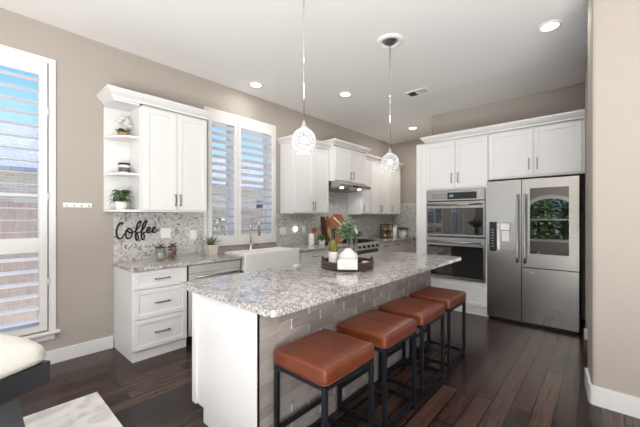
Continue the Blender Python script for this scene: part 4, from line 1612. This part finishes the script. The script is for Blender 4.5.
for side in (0, 1):
    for i in range(nx + 1):
        for j in range(ny + 1):
            x = -BL + (BL + 0.014) * i / nx
            y = -0.014 + (BW + 0.028) * j / ny
            u_, v_ = 2 * i / nx - 1, 2 * j / ny - 1
            x -= 0.03 * u_ * abs(v_) ** 40
            y -= 0.03 * v_ * abs(u_) ** 25
            f = pillow(i / nx) * pillow(j / ny)
            edge = i in (0, nx) or j in (0, ny)
            zt_ = 0.03 + 0.185 * f if side else 0.03 - 0.028 * min(1, 3 * f)
            if edge and side:
                grid[side, i, j] = grid[0, i, j]
            else:
                grid[side, i, j] = mb.bm.verts.new((x, y, BT + zt_))
for side in (0, 1):
    for i in range(nx):
        for j in range(ny):
            q = [grid[side, i, j], grid[side, i + 1, j], grid[side, i + 1, j + 1], grid[side, i, j + 1]]
            mb.bm.faces.new(q if side else q[::-1])
mb.build('cushion', M_CREAM, root, smooth=True)
mb = MB()
mb.tube([(-BL, -0.015, BT + 0.03), (-0.10, -0.015, BT + 0.03), (-0.045, -0.009, BT + 0.03), (-0.016, 0.013, BT + 0.03), (0.002, 0.05, BT + 0.03), (0.011, 0.1, BT + 0.03), (0.014, BW * 0.5, BT + 0.03), (0.008, BW - 0.06, BT + 0.03)], 0.005, 6)
mb.build('welt', M_CREAM_SEAM, root)
MB().box(-BL, 0, 0, BW, BT - 0.115, BT + 0.002, 0.004, 2).build('apron', M_BLACKWOOD, root)
for xa, xb, xc, xd in ((-0.13, -0.44, -0.40, -0.03), (-BL + 0.44, -BL + 0.13, -BL + 0.03, -BL + 0.40)):
    mb = MB()
    mb.prism([(xa, BT - 0.115), (xb, BT - 0.115), (xc, 0.0), (xd, 0.0)], 'y', 0.04, BW - 0.08)
    mb.build('pedestal', M_CHARCOAL, root)

# ------------------------------------------------------------------ outside
struct(MB().box(-30, 40, W + 0.25, 45, -0.35, -0.25).build('ground', M_CONCRETE))
struct(MB().box(-40, -4.8, -40, 45, -0.35, -0.2).build('terrace', M_CONCRETE))
mb = MB()
for k in range(160):
    x = -10 + 0.145 * k
    mb.box(x, x + 0.1435, 6.1, 6.12, -0.3, 1.62 + 0.01 * (k % 3))
fr = mb.build('garden_fence', M_FENCE)
tag(fr, 'weathered wooden plank fence outside behind the left window', 'fence')
root = thing('neighbor_house', 'neighboring brick house with grey roof seen through the shutters', 'house', (-9, 12, -0.25))
MB().box(0, 25, 0, 8, 0, 3.05).build('wall', M_BRICK, root)
MB().prism([(-0.5, 3.0), (4, 5.1), (8.5, 3.0), (8.5, 2.9), (-0.5, 2.9)], 'x', -0.5, 25.5).build('roof', M_ROOF, root)
mb = MB()
for x in (6.5, 11.0, 18):
    mb.box(x, x + 1.4, -0.04, 0.02, 1.0, 2.4)
mb.build('window', M_BLACKGLASS, root)


def bush(name, label, loc, rx, ry, rz, n, ls, m, seed, petals=0):
    root = thing(name, label, 'shrub', loc)
    rnd = random.Random(seed)
    mb = MB()
    for k in range(n):
        z = rnd.uniform(-0.9, 1)
        a = rnd.uniform(0, 2 * PI)
        q = math.sqrt(max(0, 1 - z * z)) * rnd.uniform(0.75, 1.05)
        p = (rx * q * math.cos(a), ry * q * math.sin(a), rz + rz * z)
        mb.leaf(p, (math.cos(a) + rnd.uniform(-.6, .6), math.sin(a) + rnd.uniform(-.6, .6), rnd.uniform(-0.4, 0.8)), ls * rnd.uniform(0.7, 1.3), ls * 0.6, 0.3)
    mb.build('foliage', m, root, recalc=False)
    MB().tube([(0, 0, -0.15), (0, 0, rz)], 0.05, 8).build('trunk', M_WALNUT, root)
    if petals:
        mb = MB()
        for k in range(petals):
            z = rnd.uniform(-0.3, 1)
            a = rnd.uniform(0, 2 * PI)
            q = math.sqrt(max(0, 1 - z * z)) * 1.05
            c = Vector((rx * q * math.cos(a), ry * q * math.sin(a), rz + rz * z))
            for j in range(5):
                b_ = 2 * PI * j / 5
                mb.leaf(c, (math.cos(b_), 0.4 * math.sin(b_) - 0.3, math.sin(b_)), 0.05, 0.045, 0.0)
        mb.build('blossoms', M_PETAL, root, recalc=False)
    return root


bush('flowering_shrub', 'white flowering shrub outside, low behind the left sink shutter', (3.25, 5.35, -0.15), 0.38, 0.3, 0.78, 500, 0.09, M_AGAVE, 41, 60)
for k, (y, lab) in enumerate(((0.35, 'leafy green garden hedge outside the arched rear window, nearer the patio door'), (2.35, 'leafy green garden hedge outside the arched rear window, nearer the window wall'), (1.35, 'taller leafy green garden hedge farther out, centered in the arched rear window'))):
    bush('garden_hedge', lab, (-6.6 - 2.8 * (k == 2), y, -0.15), 0.8, 0.74 + 0.9 * (k == 2), 1.25 + 0.3 * (k == 2), 2600 + 1600 * (k == 2), 0.24, M_HEDGE, 50 + k)
